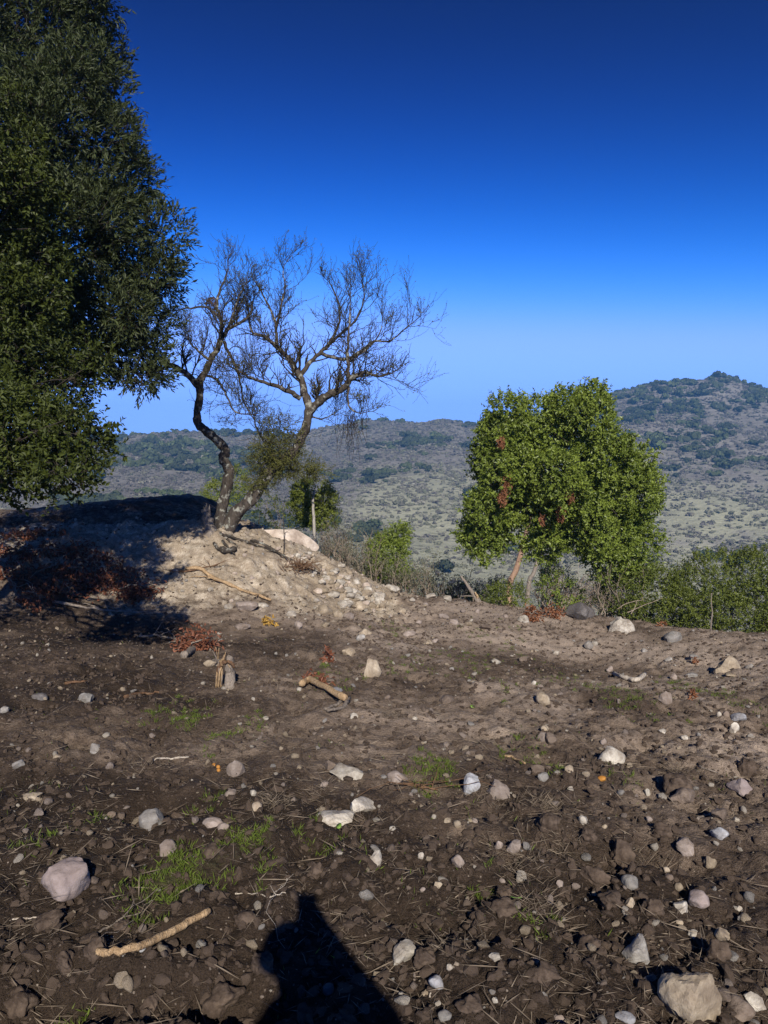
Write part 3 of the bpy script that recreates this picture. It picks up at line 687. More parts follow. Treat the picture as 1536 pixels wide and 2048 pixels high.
# --- shrubs
def shrub(name, label, cat, lob, ntw, per, L, W, leaf, bark, seed, stems=5, tl=.14, stem_r=.018, group=None, **kw):
    c0 = lob[0][0]; cs = np.array([l[0] for l in lob]); bx, by = cs[:, 0].mean(), cs[:, 1].mean()
    b = onground(bx, by); t = thing(name, label, cat, b, group)
    r = np.random.default_rng(seed); mb = MB()
    for i in range(stems):
        c, R = lob[i % len(lob)]; g = onground(c[0] * .4 + bx * .6 + r.normal() * .08, c[1] * .4 + by * .6 + r.normal() * .08)
        mb.tube(branch_path(g - [0, 0, .1], c + r.normal(size=3) * R * .4, .04, .12, 7, seed + i), np.linspace(stem_r, stem_r * .3, 7), 5, .05)
    mb.build('stems', bark, t)
    pos, out = crown_twigs(lob, ntw, kw.get('shell', .25), kw.get('gap', -.1), kw.get('gapscale', .3), seed, kw.get('lump', .22), kw.get('inner', .15))
    p, D, N, Lr, Wr, tw = leaves_on(pos, out, per, tl, L, W, kw.get('up', .5), .75, seed + 3, 0, .5)
    o = link('foliage', leaf_mesh('foliage', p, D, N, Lr, Wr, leaf, t.location, .2, .08), t); o['kind'] = 'stuff'
    return t
def lobes_of(rows): return [ell(*q) for q in rows]
# hedge-like bushes on the right, beyond the edge of the clearing
shrub('evergreen_bush', 'big dark green bush at the right edge of the picture, tallest of the row', 'bush', lobes_of([(1450, 1165, 90, 60, 12.2, .8), (1520, 1170, 90, 70, 12.0, .8), (1400, 1205, 70, 60, 12.0, .7), (1480, 1230, 90, 50, 11.8, .7), (1590, 1200, 90, 80, 11.8, .8)]), 3600, 10, .040, .022, M['leaf_hedge'], M['bark_twig'], 201, 9, gap=-.08)
shrub('evergreen_bush', 'rounded green bush between the white weathered boulder and the big dark bush', 'bush', lobes_of([(1295, 1180, 60, 48, 12.4, .7), (1250, 1200, 50, 42, 12.6, .6), (1335, 1215, 55, 45, 12.2, .6), (1290, 1230, 70, 30, 12.2, .6)]), 1700, 10, .036, .02, M['leaf_hedge'], M['twig_dry'], 202, 8, gap=-.06)
shrub('undergrowth_bush', 'loose leafy undergrowth right of the two leaning trunks', 'bush', lobes_of([(1110, 1170, 34, 34, 13.2, .4), (1140, 1185, 30, 26, 13.0, .35)]), 300, 9, .04, .022, M['leaf_tree'], M['twig_dry'], 203, 8, gap=.0)
shrub('undergrowth_bush', 'small leafy bush at the foot of the reddish leaning trunk', 'bush', lobes_of([(1018, 1188, 30, 24, 13.1, .4), (995, 1195, 22, 16, 13.1, .3)]), 260, 9, .04, .022, M['leaf_hedge'], M['twig_dry'], 204, 6)
shrub('low_bush', 'low bright green bush just over the edge behind the white stones', 'bush', lobes_of([(918, 1192, 26, 16, 15.0, .4), (945, 1198, 24, 14, 15.0, .4)]), 260, 9, .045, .026, M['leaf_tree'], M['twig_dry'], 205, 4)
shrub('low_bush', 'grey-green low bush behind the forked dead branch', 'bush', lobes_of([(975, 1188, 26, 16, 15.5, .4), (1000, 1172, 22, 18, 15.6, .4)]), 170, 8, .045, .024, M['leaf_grey'], M['twig_dry'], 206, 4)
shrub('yellow_bush', 'yellow-green bush showing behind the left trunk of the bare tree', 'bush', lobes_of([(450, 985, 34, 30, 24, .5), (472, 965, 22, 30, 24, .4), (428, 993, 20, 22, 24, .4)]), 520, 10, .06, .028, M['leaf_yellow'], M['twig_dry'], 207, 6, tl=.2)
shrub('leaning_bush', 'thin yellowish leaves below the leaning mossy trunk', 'bush', lobes_of([(540, 1020, 40, 26, 17, .5), (570, 1040, 40, 24, 17, .5)]), 200, 9, .045, .02, M['leaf_yellow'], M['twig_dry'], 208, 6, gap=.05)
shrub('leafy_shrub', 'green two-headed shrub beside the rubble slope', 'bush', lobes_of([(775, 1105, 34, 36, 15.2, .4), (800, 1068, 22, 22, 15.2, .3), (765, 1140, 36, 24, 15.2, .4), (790, 1150, 40, 24, 15.0, .4)]), 1300, 10, .045, .026, M['leaf_tree'], M['twig_dry'], 209, 6, gap=-.1)
# small tree with a pale straight stem
base = onground(*P(630, 1105, 15.0)[:2]); t = thing('sapling_tree', 'small tree with pale straight stem and flat green crown behind the rubble slope', 'tree', base)
mb = MB(); mb.tube(smooth_path([base - [0, 0, .1], P(629, 1080, 15), P(628, 1040, 15), P(626, 1010, 15), P(628, 980, 15)], 4, .006), np.linspace(.042, .022, 17), 8, .04); mb.build('trunk', M['bark_pale'], t)
leafy(t, lobes_of([(622, 982, 36, 20, 15.2, .35), (648, 1004, 25, 22, 15.3, .3), (606, 1008, 20, 16, 15.3, .3), (645, 1034, 26, 24, 15.5, .3), (618, 1030, 22, 20, 15.6, .3)]), 1500, 10, .14, .042, .022, M['leaf_yellow'], M['bark_twig'], P(628, 1000, 15.1), 211, .4, -.1, .3, .015, .003, .2)
# grey leafless thickets along the edge
def thicket(label, px0, px1, pytop, dists, n, seed, green=.3):
    r = np.random.default_rng(seed); c = P((px0 + px1) / 2, pytop + 60, np.mean(dists)); b = onground(c[0], c[1]); t = thing('bare_thicket', label, 'thicket', b); mb = MB(); tips = []
    for i in range(n):
        d_ = r.uniform(*dists); q = P(r.uniform(px0, px1), pytop + r.uniform(0, 40) + 40 * r.random() ** 2, d_); g = onground(q[0] + r.normal() * .12, q[1] + r.normal() * .2)
        if q[2] < g[2] + .15: q[2] = g[2] + r.uniform(.3, .8)
        pth = branch_path(g - [0, 0, .05], q, .02, .12, 6, seed * 7 + i); mb.tube(pth, np.linspace(.010, .003, 6), 4)
        for j in range(4):
            a = pth[r.integers(2, 6)]; e = a + r.normal(size=3) * [.12, .12, .06] + [0, 0, r.uniform(.1, .3)]; mb.tube(branch_path(a, e, .05, .12, 4, seed + i * 5 + j), np.linspace(.005, .002, 4), 3); tips.append(e)
    mb.build('stems', M['twig_dry'], t)
    tips = np.array(tips); k = int(len(tips) * green * 12); p = tips[r.integers(0, len(tips), k)] + r.normal(size=(k, 3)) * .08
    o = link('foliage', leaf_mesh('foliage', p, unit(k), unit(k) + [0, -.5, .5], .04, .018, M['leaf_grey'], t.location), t); o['kind'] = 'stuff'
thicket('grey leafless thicket right of the pale sapling stem', 640, 700, 1055, (14.6, 15.6), 60, 301, .5)
thicket('grey-green thicket between the sapling and the two-headed shrub', 690, 765, 1078, (14.4, 15.6), 60, 302, 1.0)
thicket('low grey thicket below the two-headed shrub, above the white stones', 780, 880, 1130, (14.2, 15.4), 60, 303, 1.2)
thicket('thin bare stems under the left half of the round green tree', 1080, 1140, 1120, (13.0, 13.6), 30, 304, .2)
thicket('dry tangle left of the reddish trunk, behind the forked dead branch', 880, 1000, 1160, (14.0, 15.2), 36, 305, .6)
thicket('bare stems in the gap left of the rounded green bush', 1190, 1290, 1140, (12.2, 13.0), 46, 306, .4)

# --- crooked bare tree on the mound
D0 = 12.3
def zp(zx, zy, dd=0.0): return P(280 + zx / 2.477, 440 + zy / 2.477, D0 + dd)
base = zp(400, 1540); base[2] = onground(base[0], base[1])[2]
t = thing('bare_thorn_tree', 'crooked, nearly leafless tree with two lichened trunks on top of the dirt mound', 'tree', base)
LIMB = {'trunkA': ([(388, 1560), (395, 1500), (410, 1400), (437, 1290), (440, 1235), (412, 1185), (424, 1140), (380, 1090), (320, 1040), (290, 1010), (283, 950), (298, 860), (298, 800), (330, 740), (345, 700)], .095, .05, 0, 0),
        'A1': ([(345, 700), (380, 640), (410, 580), (440, 540), (490, 510), (540, 470), (560, 400)], .05, .014, 0, .25),
        'A2': ([(295, 830), (240, 770), (200, 740), (130, 710), (80, 670), (30, 630), (-20, 590)], .055, .02, 0, -.5),
        'A3': ([(385, 630), (400, 560), (402, 490), (380, 420), (400, 340), (428, 280), (435, 210)], .038, .008, 0, .35),
        'A4': ([(330, 770), (380, 790), (420, 850), (450, 920), (480, 955), (540, 962)], .022, .01, 0, -.35),
        'A5': ([(415, 600), (440, 660), (480, 740), (500, 830), (520, 920), (560, 980)], .03, .008, 0, .3),
        'A6': ([(340, 690), (300, 660), (250, 610), (220, 560)], .025, .008, 0, -.3),
        'A7': ([(440, 540), (470, 440), (500, 360), (535, 290)], .022, .006, .1, -.2),
        'A8': ([(400, 480), (320, 430), (230, 440), (160, 450)], .025, .007, .1, .5),
        'trunkB': ([(420, 1570), (440, 1520), (480, 1450), (560, 1370), (620, 1280), (690, 1210), (760, 1150), (800, 1080), (830, 1000), (836, 930), (815, 860)], .12, .06, 0, .1),
        'B1': ([(815, 870), (800, 790), (770, 740), (740, 690), (680, 630), (620, 580), (560, 560), (540, 500)], .06, .014, .1, .3),
        'B2': ([(835, 950), (890, 900), (950, 860), (1010, 830), (1040, 790), (1090, 765), (1120, 755), (1180, 775), (1245, 760)], .075, .012, .1, -.3),
        'B3': ([(795, 770), (830, 720), (890, 660), (930, 620), (970, 550), (990, 480), (980, 400), (945, 320)], .045, .010, .2, .6),
        'B4': ([(675, 620), (672, 520), (640, 430), (600, 350), (560, 290)], .03, .008, .15, .4),
        'B5': ([(795, 885), (740, 850), (670, 820), (600, 800), (550, 780), (490, 750)], .045, .014, .1, -.4),
        'B6': ([(1035, 800), (1030, 700), (1030, 600), (1040, 480), (1045, 350)], .035, .007, 0, -.1),
        'B7': ([(900, 660), (1000, 690), (1080, 660), (1160, 600), (1240, 600), (1310, 540), (1370, 495)], .035, .005, .3, .1),
        'B8': ([(1035, 825), (1030, 900), (1050, 940), (1090, 960), (1130, 950)], .02, .006, 0, -.3),
        'B9': ([(672, 560), (690, 470), (720, 330), (705, 260), (740, 190)], .022, .004, .2, 0),
        'B10': ([(930, 620), (1000, 560), (1080, 480), (1110, 380), (1100, 300)], .028, .006, .4, .2),
        'B11': ([(1040, 700), (1120, 640), (1190, 560), (1200, 440)], .02, .004, 0, .5),
        'B12': ([(690, 1210), (640, 1120), (590, 1060), (560, 960)], .03, .008, 0, .35),
        'B13': ([(840, 970), (900, 985), (960, 960), (1000, 930)], .016, .005, .1, .3)}
tw = MB(); tips = []; r = np.random.default_rng(44)
def sprout(a, dr, L, rad, lev):
    n = 6 if lev < 2 else 5; pts = [np.array(a)]; dv = np.array(dr, float)
    for i in range(n):
        dv = dv + r.normal(size=3) * .17 + [0, 0, .07]; dv /= np.linalg.norm(dv); pts.append(pts[-1] + dv * L / n)
    pts = np.array(pts); tw.tube(pts, np.linspace(rad, max(rad * .35, .0022), n + 1), 4 if lev < 2 else 3, cap=False)
    for q in pts[2:]: tips.append(q)
    if lev < 2:
        for i in range(1, n + 1):
            for _ in range(2 if lev == 0 else 1):
                if r.random() < .64:
                    v = r.normal(size=3); v -= v @ dv * dv; v /= np.linalg.norm(v); sprout(pts[i], dv * .7 + v * .7 + [0, 0, .25], L * r.uniform(.45, .8), rad * .6, lev + 1)
trunkV = {}
for nm, (pp, r0, r1, d0, d1) in LIMB.items():
    n = len(pp); pts = np.array([zp(q[0], q[1], d0 + (d1 - d0) * (i / (n - 1)) ** 1.2) for i, q in enumerate(pp)])
    if nm.startswith('trunk'): pts[0] -= [0, 0, .1]
    pts = smooth_path(pts, 4, .006 if r0 < .06 else .004); rad = np.linspace(r0, r1, len(pts)) * (1 + .06 * np.sin(np.arange(len(pts)) * 1.7))
    if nm.startswith('trunk'): rad[:3] *= [1.35, 1.18, 1.06]
    mb = MB(); mb.tube(pts, rad, 12 if r0 > .05 else 6, .10 if r0 > .05 else .07); ob_ = mb.build('trunk' if nm.startswith('trunk') else 'branch', M['bark_dark'], t if nm.startswith('trunk') else trunkV[nm[0]])
    if nm.startswith('trunk'): trunkV[nm[-1]] = ob_
    if not nm.startswith('trunk'):
        step = 2
        for i in range(3, len(pts), step):
            tg = pts[min(i + 1, len(pts) - 1)] - pts[i - 1]; tg /= np.linalg.norm(tg)
            for _ in range(r.integers(1, 3)):
                v = r.normal(size=3); v -= v @ tg * tg; v /= np.linalg.norm(v)
                sprout(pts[i], tg * .4 + v * .8 + [0, 0, .3], r.uniform(.2, .6), max(.004, rad[i] * .33), 0 if r.random() < .45 else 1)
        tg = pts[-1] - pts[-3]; tg /= np.linalg.norm(tg); sprout(pts[-1], tg, .26, rad[-1] * .8, 0)
        for _ in range(4): sprout(pts[-1 - r.integers(0, 6)], tg * .5 + [r.normal() * .3, r.normal() * .3, .9], r.uniform(.2, .45), .0045, 1)
# dead hanging spray
for i in range(46):
    a = zp(1050 + r.normal() * 30, 960 + r.normal() * 15, -.3 + r.normal() * .1); L = r.uniform(.2, .75); pts = branch_path(a, a + [r.normal() * .12, r.normal() * .08, -L], 0, .12, 5, 900 + i); tw.tube(pts, np.linspace(.004, .0018, 5), 3, cap=False)
# thorny tangle around the leaning trunk
for i in range(150):
    a = zp(r.uniform(560, 800), r.uniform(960, 1260), r.uniform(-.4, .5)); e = a + r.normal(size=3) * [.22, .2, .16]; tw.tube(branch_path(a, e, 0, .2, 5, 1200 + i), np.linspace(.005, .002, 5), 3, cap=False)
tw.build('twigs', M['bark_twig'], t, True, 'stuff')
tips = np.array(tips); k = 11000; p = tips[r.integers(0, len(tips), k)] + r.normal(size=(k, 3)) * .012
o = link('foliage', leaf_mesh('foliage', p, unit(k) + [0, 0, .3], unit(k) + [0, -.4, .5], .028, .014, M['moss'], t.location), t); o['kind'] = 'stuff'
lob = [(zp(690, 1120, 0), np.array([.42, .35, .5])), (zp(640, 1190, 0), np.array([.35, .3, .28])), (zp(740, 1230, 0), np.array([.5, .35, .22])), (zp(600, 1290, 0), np.array([.25, .25, .2])), (zp(850, 1250, 0), np.array([.35, .3, .12]))]
pos, out = crown_twigs(lob, 2600, .5, .0, .2, 61, .2, .9)
p_, D_, N_, L_, W_, _ = leaves_on(pos, out, 9, .12, .026, .014, .3, .8, 62)
o = link('foliage', leaf_mesh('foliage', p_, D_, N_, L_, W_, M['moss'], t.location), t); o['kind'] = 'stuff'
nest = MB(); c = P(424, 607, D0 + .3)
for i in range(120):
    u = r.normal(size=3); u /= np.linalg.norm(u); v = np.cross(u, r.normal(size=3)); v /= np.linalg.norm(v); nest.tube(np.array([c + u * .08 - v * .07, c + u * .10, c + u * .08 + v * .07]), .003, 3, cap=False)
nb = thing('twig_nest', 'small brown ball of twigs lodged in the bare tree', 'nest', c); nest.build('twig_ball', M['wood_brown'], nb, True, 'stuff')
#@@ROCKS
# ------------------------------------------------------------------ stones: (x, y, width, height in picture pixels, kind, squareness, label or None)
STONES = [
 (125, 1770, 92, 78, 'mauve', .3, 'big rounded mauve boulder on the left of the foreground'),
 (302, 1638, 52, 50, 'grey', .3, 'speckled grey egg-shaped stone up and right of the mauve boulder'),
 (470, 1538, 40, 38, 'pink', .3, 'rounded pinkish stone beside the orange fruits'),
 (795, 1553, 45, 37, 'pink', .15, 'smooth rounded pinkish-tan stone left of the bright grass patch'),
 (425, 1645, 46, 22, 'pink', .4, 'flat pinkish stone right of the speckled grey egg-shaped stone'),
 (445, 1657, 26, 18, 'pink', .4, 'small pinkish stone leaning on the flat pinkish stone'),
 (333, 1695, 36, 36, 'pink', .5, 'tilted pinkish stone at the top of the left grass patch'),
 (670, 1637, 84, 30, 'white', .8, 'long flat pale slab in the middle of the foreground'),
 (725, 1608, 62, 34, 'white', .9, 'broken pale slab just above the long flat slab'),
 (692, 1546, 70, 26, 'white', .8, 'narrow pale slab lying left of the smooth rounded pinkish-tan stone'),
 (661, 1531, 30, 30, 'brown', .8, 'dusty brown stone at the left end of the narrow pale slab'),
 (943, 1572, 36, 42, 'blue', 1.0, 'sharp upright blue-grey stone with a pale edge'),
 (998, 1586, 50, 42, 'pink', 1.0, 'jagged pale pink stone right of the sharp blue-grey one'),
 (1228, 1512, 58, 50, 'white', .35, 'round white and tan stone with a bluish broken face'),
 (1462, 1322, 58, 46, 'tan', .8, 'large pale yellow boulder near the right edge'),
 (1250, 1249, 52, 44, 'white', .9, 'white weathered boulder at the foot of the green bushes'),
 (1348, 1272, 38, 32, 'grey', .7, 'grey boulder below the thin upright stick'),
 (1170, 1222, 64, 44, 'dark', .6, 'dark grey boulder half buried under the brush pile'),
 (1047, 1238, 21, 19, 'white', .8, 'small square white stone beside the orange dead leaves'),
 (745, 1336, 40, 50, 'tan', .5, 'upright tan boulder in the middle of the clearing'),
 (698, 1302, 28, 22, 'tan', .6, 'pale stone above and left of the upright tan boulder'),
 (1088, 1398, 34, 30, 'tan', .4, 'round pale stone with a dark hollow on its left'),
 (1332, 1399, 28, 28, 'pink', .6, 'pale pinkish stone right of the bleached white branch'),
 (1480, 1436, 30, 20, 'blue', .9, 'flat blue-grey stone near the right edge'),
 (1471, 1454, 18, 24, 'white', .9, 'pointed white stone under the flat blue-grey one'),
 (1491, 1578, 50, 34, 'mauve', .9, 'purplish-grey slab tilted at the right edge'),
 (1370, 1596, 56, 42, 'brown', .6, 'dusty brown boulder right of the biggest dark clod'),
 (1393, 2000, 126, 118, 'tan', .6, 'largest boulder, pale brown and mottled, cut off by the bottom edge'),
 (1283, 1906, 52, 62, 'grey', 1.0, 'dark-faced rock with a white ridge left of the largest boulder'),
 (805, 1917, 48, 40, 'white', .9, 'white-grey stone right of the photographer shadow'),
 (873, 1968, 34, 28, 'blue', .4, 'smooth blue-grey stone below the white-grey one'),
 (1365, 1815, 30, 30, 'white', .8, 'chalky white stone touching the purple-grey oblong stone'),
 (1403, 1800, 44, 42, 'mauve', .4, 'purple-grey oblong stone in the lower right'),
 (1263, 1767, 34, 30, 'grey', .2, 'smooth round grey stone in the lower right'),
 (1373, 1700, 38, 36, 'pink', .6, 'pinkish knobbly stone in the lower right'),
 (1422, 1729, 26, 28, 'tan', .6, 'pale cream stone right of the pinkish knobbly stone'),
 (1443, 1668, 34, 26, 'blue', .7, 'white and bluish stone above the pale cream stone'),
 (1443, 1629, 36, 30, 'brown', .8, 'brown-grey stone behind the white and bluish one'),
 (1028, 1696, 28, 30, 'pink', .7, 'pink stone below the jagged pale pink one'),
 (60, 1592, 42, 26, 'tan', .7, 'pale lichened stone near the left edge'),
 (190, 1500, 24, 22, 'grey', .9, 'angular pale grey stone in the left middle ground'),
 (280, 1892, 28, 28, 'blue', .6, 'half-sunk bluish stone above the long peeled stick'),
 (752, 1722, 28, 32, 'white', .9, 'sharp white stone up and right of the phone shadow'),
 (78, 1390, 34, 24, 'dark', .6, 'dark grey stone in the tree shade at the left'),
 (168, 1395, 34, 28, 'grey', .6, 'pale grey stone right of the dark one at the edge of the tree shade'),
 (492, 1212, 46, 22, 'pink', .8, 'pinkish-grey slab at the foot of the dirt mound'),
 (458, 1212, 24, 13, 'white', .4, 'pair-sized white stone left of the pinkish-grey slab'),
 (526, 1210, 20, 13, 'white', .7, 'white stone right of the pinkish-grey slab'),
 (582, 1226, 22, 16, 'white', .3, 'round white stone between the slab and the rubble heap'),
 (485, 1251, 34, 18, 'pink', .7, 'pinkish stone lying below the pinkish-grey slab'),
 (597, 1250, 18, 20, 'pink', .5, 'pinkish stone below the round white stone at the mound foot'),
 (650, 1219, 30, 22, 'tan', .4, 'tan stone at the lower left corner of the rubble heap'),
 (676, 1227, 22, 20, 'tan', .3, 'round tan stone in the front row of the rubble heap'),
 (697, 1231, 22, 18, 'pink', .3, 'pinkish stone at the front of the rubble heap'),
 (718, 1211, 26, 24, 'tan', .4, 'big rounded stone at the right of the rubble heap'),
 (690, 1207, 32, 20, 'white', .7, 'whitest block in the middle of the rubble heap'),
 (735, 1181, 22, 22, 'white', .7, 'pointed pale stone on top of the rubble heap'),
 (758, 1193, 26, 18, 'white', .5, 'pale stone standing apart right of the rubble heap'),
 (730, 1264, 26, 20, 'tan', .7, 'pale block below the rubble heap'),
 (673, 1381, 26, 18, 'blue', .9, 'bluish-white stone beside the crooked cut branch'),
 (420, 1325, 28, 18, 'tan', .6, 'tan stone left of the splintered stump'),
 (781, 1173, 32, 15, 'white', .8, 'flat white rock on the skyline edge right of the rubble'),
 (824, 1199, 13, 11, 'white', .3, 'small round white stone alone right of the flat white rock'),
 (862, 1192, 24, 11, 'white', .7, 'low white stone on the edge beside the dark hollow'),
 (895, 1196, 18, 13, 'white', .4, 'white round stone on the edge right of the dark hollow'),
 (972, 1257, 24, 13, 'brown', .9, 'tilted tan-grey slab in front of the forked dead branch'),
 (895, 1400, 32, 22, 'brown', .6, 'brown-grey half-buried stone in the centre of the clearing'),
 (203, 1101, 30, 16, 'tan', .6, 'pale stone at the edge of the tree shade on the mound'),
 (1513, 2012, 38, 26, 'white', .7, 'white stone in the bottom right corner'),
 (1483, 2022, 52, 36, 'brown', .4, 'round brown stone right of the largest boulder'),
 (1385, 1350, 26, 14, 'grey', .6, 'flat grey stone below and left of the large yellow boulder'),
 (1440, 1427, 12, 12, 'white', .5, None), (1453, 1428, 14, 14, 'brown', .5, None), (1178, 1292, 18, 21, 'grey', .7, None), (1190, 1286, 14, 13, 'white', .6, None), (890, 2037, 28, 22, 'grey', .4, None), (998, 1696, 18, 20, 'pink', .8, None),
 (916, 1727, 24, 24, 'pink', .8, None), (1168, 1643, 20, 18, 'white', .6, None), (876, 1771, 20, 16, 'tan', .7, None), (842, 1714, 14, 14, 'white', .7, None), (1297, 1586, 11, 15, 'white', .8, None), (1088, 1555, 22, 20, 'grey', .4, None),
 (1078, 1541, 30, 22, 'brown', .7, None), (1139, 1542, 18, 15, 'tan', .5, None), (1262, 1808, 22, 20, 'tan', .6, None), (1121, 1776, 16, 18, 'pink', .7, None), (1152, 1776, 18, 16, 'pink', .6, None), (1359, 1777, 18, 18, 'tan', .3, None),
 (1390, 1875, 24, 18, 'white', .7, None), (1448, 1876, 28, 28, 'tan', .8, None), (1120, 2037, 26, 20, 'pink', .6, None), (1253, 2043, 40, 18, 'blue', .5, None), (32, 1531, 24, 20, 'grey', .7, None), (112, 1516, 17, 11, 'tan', .5, None),
 (222, 1629, 18, 16, 'brown', .3, None), (513, 1613, 22, 22, 'tan', .2, None), (506, 1588, 12, 18, 'white', .8, None), (460, 1588, 24, 18, 'pink', .5, None), (648, 1570, 20, 16, 'pink', .6, None), (708, 1432, 17, 17, 'white', .8, None), (6, 1421, 20, 15, 'grey', .5, None),
 (419, 1178, 14, 12, 'white', .4, None), (650, 1250, 20, 13, 'tan', .6, None), (720, 1276, 20, 14, 'grey', .6, None), (667, 1191, 26, 16, 'white', .5, None), (650, 1183, 20, 13, 'tan', .5, None), (705, 1186, 22, 14, 'white', .5, None), (712, 1165, 16, 12, 'white', .5, None), (694, 1158, 16, 10, 'white', .5, None),
 (727, 1160, 14, 11, 'tan', .5, None), (682, 1131, 17, 10, 'white', .6, None), (700, 1143, 14, 9, 'tan', .6, None), (672, 1146, 15, 9, 'white', .6, None), (745, 1208, 16, 11, 'white', .5, None), (768, 1206, 13, 9, 'tan', .5, None), (662, 1166, 14, 9, 'tan', .5, None), (632, 1204, 14, 9, 'white', .5, None), (608, 1212, 12, 8, 'tan', .5, None),
 (805, 1221, 18, 13, 'tan', .4, None), (851, 1208, 13, 9, 'pink', .5, None), (888, 1233, 22, 14, 'pink', .6, None), (908, 1244, 24, 15, 'pink', .6, None), (938, 1247, 17, 11, 'tan', .5, None), (818, 1267, 30, 14, 'pink', .6, None), (856, 1282, 21, 15, 'tan', .6, None), (870, 1282, 16, 12, 'pink', .6, None), (993, 1323, 20, 12, 'white', .6, None),
 (1048, 1316, 22, 14, 'brown', .6, None), (1113, 1305, 14, 12, 'white', .7, None), (954, 1221, 13, 13, 'pink', .5, None), (806, 1220, 14, 11, 'tan', .5, None), (1068, 1366, 11, 9, 'white', .5, None), (1090, 1457, 18, 18, 'tan', .3, None), (1088, 1476, 28, 22, 'pink', .6, None), (1103, 1483, 24, 24, 'brown', .6, None), (1208, 1485, 13, 15, 'pink', .5, None),
 (1348, 1353, 14, 16, 'pink', .6, None), (1220, 1339, 14, 16, 'pink', .8, None), (1500, 1332, 16, 14, 'grey', .6, None), (1390, 1316, 19, 13, 'grey', .6, None), (1338, 1316, 15, 10, 'grey', .6, None), (1463, 1350, 24, 9, 'tan', .7, None), (1370, 1478, 14, 10, 'white', .7, None), (1503, 1475, 13, 9, 'white', .7, None), (1326, 1462, 18, 9, 'white', .7, None), (838, 1245, 14, 9, 'pink', .5, None),
 (1012, 1232, 12, 9, 'pink', .5, None), (926, 1222, 12, 9, 'pink', .5, None), (1000, 1262, 14, 9, 'brown', .5, None), (1080, 1270, 13, 9, 'brown', .5, None), (1290, 1300, 13, 9, 'grey', .5, None), (775, 1395, 14, 10, 'brown', .5, None), (830, 1437, 12, 9, 'white', .6, None), (688, 1650, 12, 9, 'tan', .5, None), (940, 1640, 14, 11, 'tan', .5, None), (896, 1640, 16, 13, 'tan', .6, None), (915, 1650, 18, 13, 'tan', .6, None),
 (950, 1642, 14, 12, 'pink', .5, None), (785, 1660, 14, 9, 'white', .5, None), (868, 1633, 10, 12, 'white', .8, None), (598, 1380, 12, 9, 'white', .5, None), (1335, 1742, 14, 12, 'tan', .5, None), (1300, 1640, 14, 11, 'pink', .5, None), (1210, 1655, 12, 10, 'tan', .5, None), (1475, 1640, 14, 11, 'white', .6, None), (1340, 1760, 16, 13, 'brown', .5, None), (1490, 1830, 18, 14, 'tan', .5, None), (1480, 1818, 12, 10, 'white', .6, None),
 (1360, 1850, 14, 11, 'tan', .6, None), (985, 1985, 14, 12, 'grey', .5, None), (900, 1940, 16, 13, 'white', .6, None), (913, 1938, 12, 13, 'tan', .6, None), (850, 1990, 14, 10, 'tan', .5, None), (876, 2010, 13, 10, 'white', .5, None), (990, 2006, 12, 12, 'white', .6, None), (860, 1886, 14, 11, 'tan', .5, None), (990, 1917, 24, 16, 'white', .7, None), (845, 1780, 14, 10, 'pink', .5, None), (1005, 1770, 14, 10, 'pink', .5, None)]
VAR = {}
def rock_mesh(kind, sq, seed, dims, sub):
    V, F = rock_shape(seed, sub, int(7 + 9 * sq), .38 + .36 * sq, .12 + .07 * sq, dims)
    me = mesh_arrays('stone', V, F, M[kind], True); me.set_sharp_from_angle(angle=math.radians(26 if sq > .5 else 45)); return me
STONE_PX = []
COLW = {'mauve': 'mauve', 'grey': 'grey', 'pink': 'pinkish', 'white': 'white', 'tan': 'tan', 'brown': 'brown', 'blue': 'bluish', 'dark': 'dark grey'}
def stone_obj(sx, sy, w, h, kind, sq, seed, name=None, sub=None):
    p = hit(sx, sy + h * .36); dist = np.linalg.norm(p - EYE); k = depth(p) / FPX
    a = max(.2, min(1, (EYE[2] - p[2]) / dist))               # how steeply one looks down on it
    rw = w * k / 2; rh = max(.30 * rw, (h * k / 2 - .3 * a * rw) / (1 - .3 * a) ) * 1.05; rh = min(rh, rw * 1.5)
    r_ = np.random.default_rng(seed); dy = rw * r_.uniform(.75, 1.0)
    sub = sub or (4 if w > 70 else 3 if w > 20 else 2)
    me = rock_mesh(kind, sq, seed, (rw, dy, rh), sub)
    nm = name or ('boulder' if w >= 46 else 'stone')
    o = link(nm, me); c = onground(p[0], p[1] + dy * .55); o.location = (c[0], c[1], min(c[2], p[2] + .1) + rh * (.42 if w > 60 else .30))
    o.rotation_euler = (r_.normal() * .10, r_.normal() * .10, r_.normal() * .35); return o
LAND = []; auto = []
for i, (sx, sy, w, h, kind, sq, lab) in enumerate(STONES):
    o = stone_obj(sx, sy, w, h, kind, sq, 1000 + i)
    if lab: tag(o, lab, 'boulder' if w >= 46 else 'stone', 'stones strewn over the clearing')
    else: auto.append((o, sx, sy, w, kind))
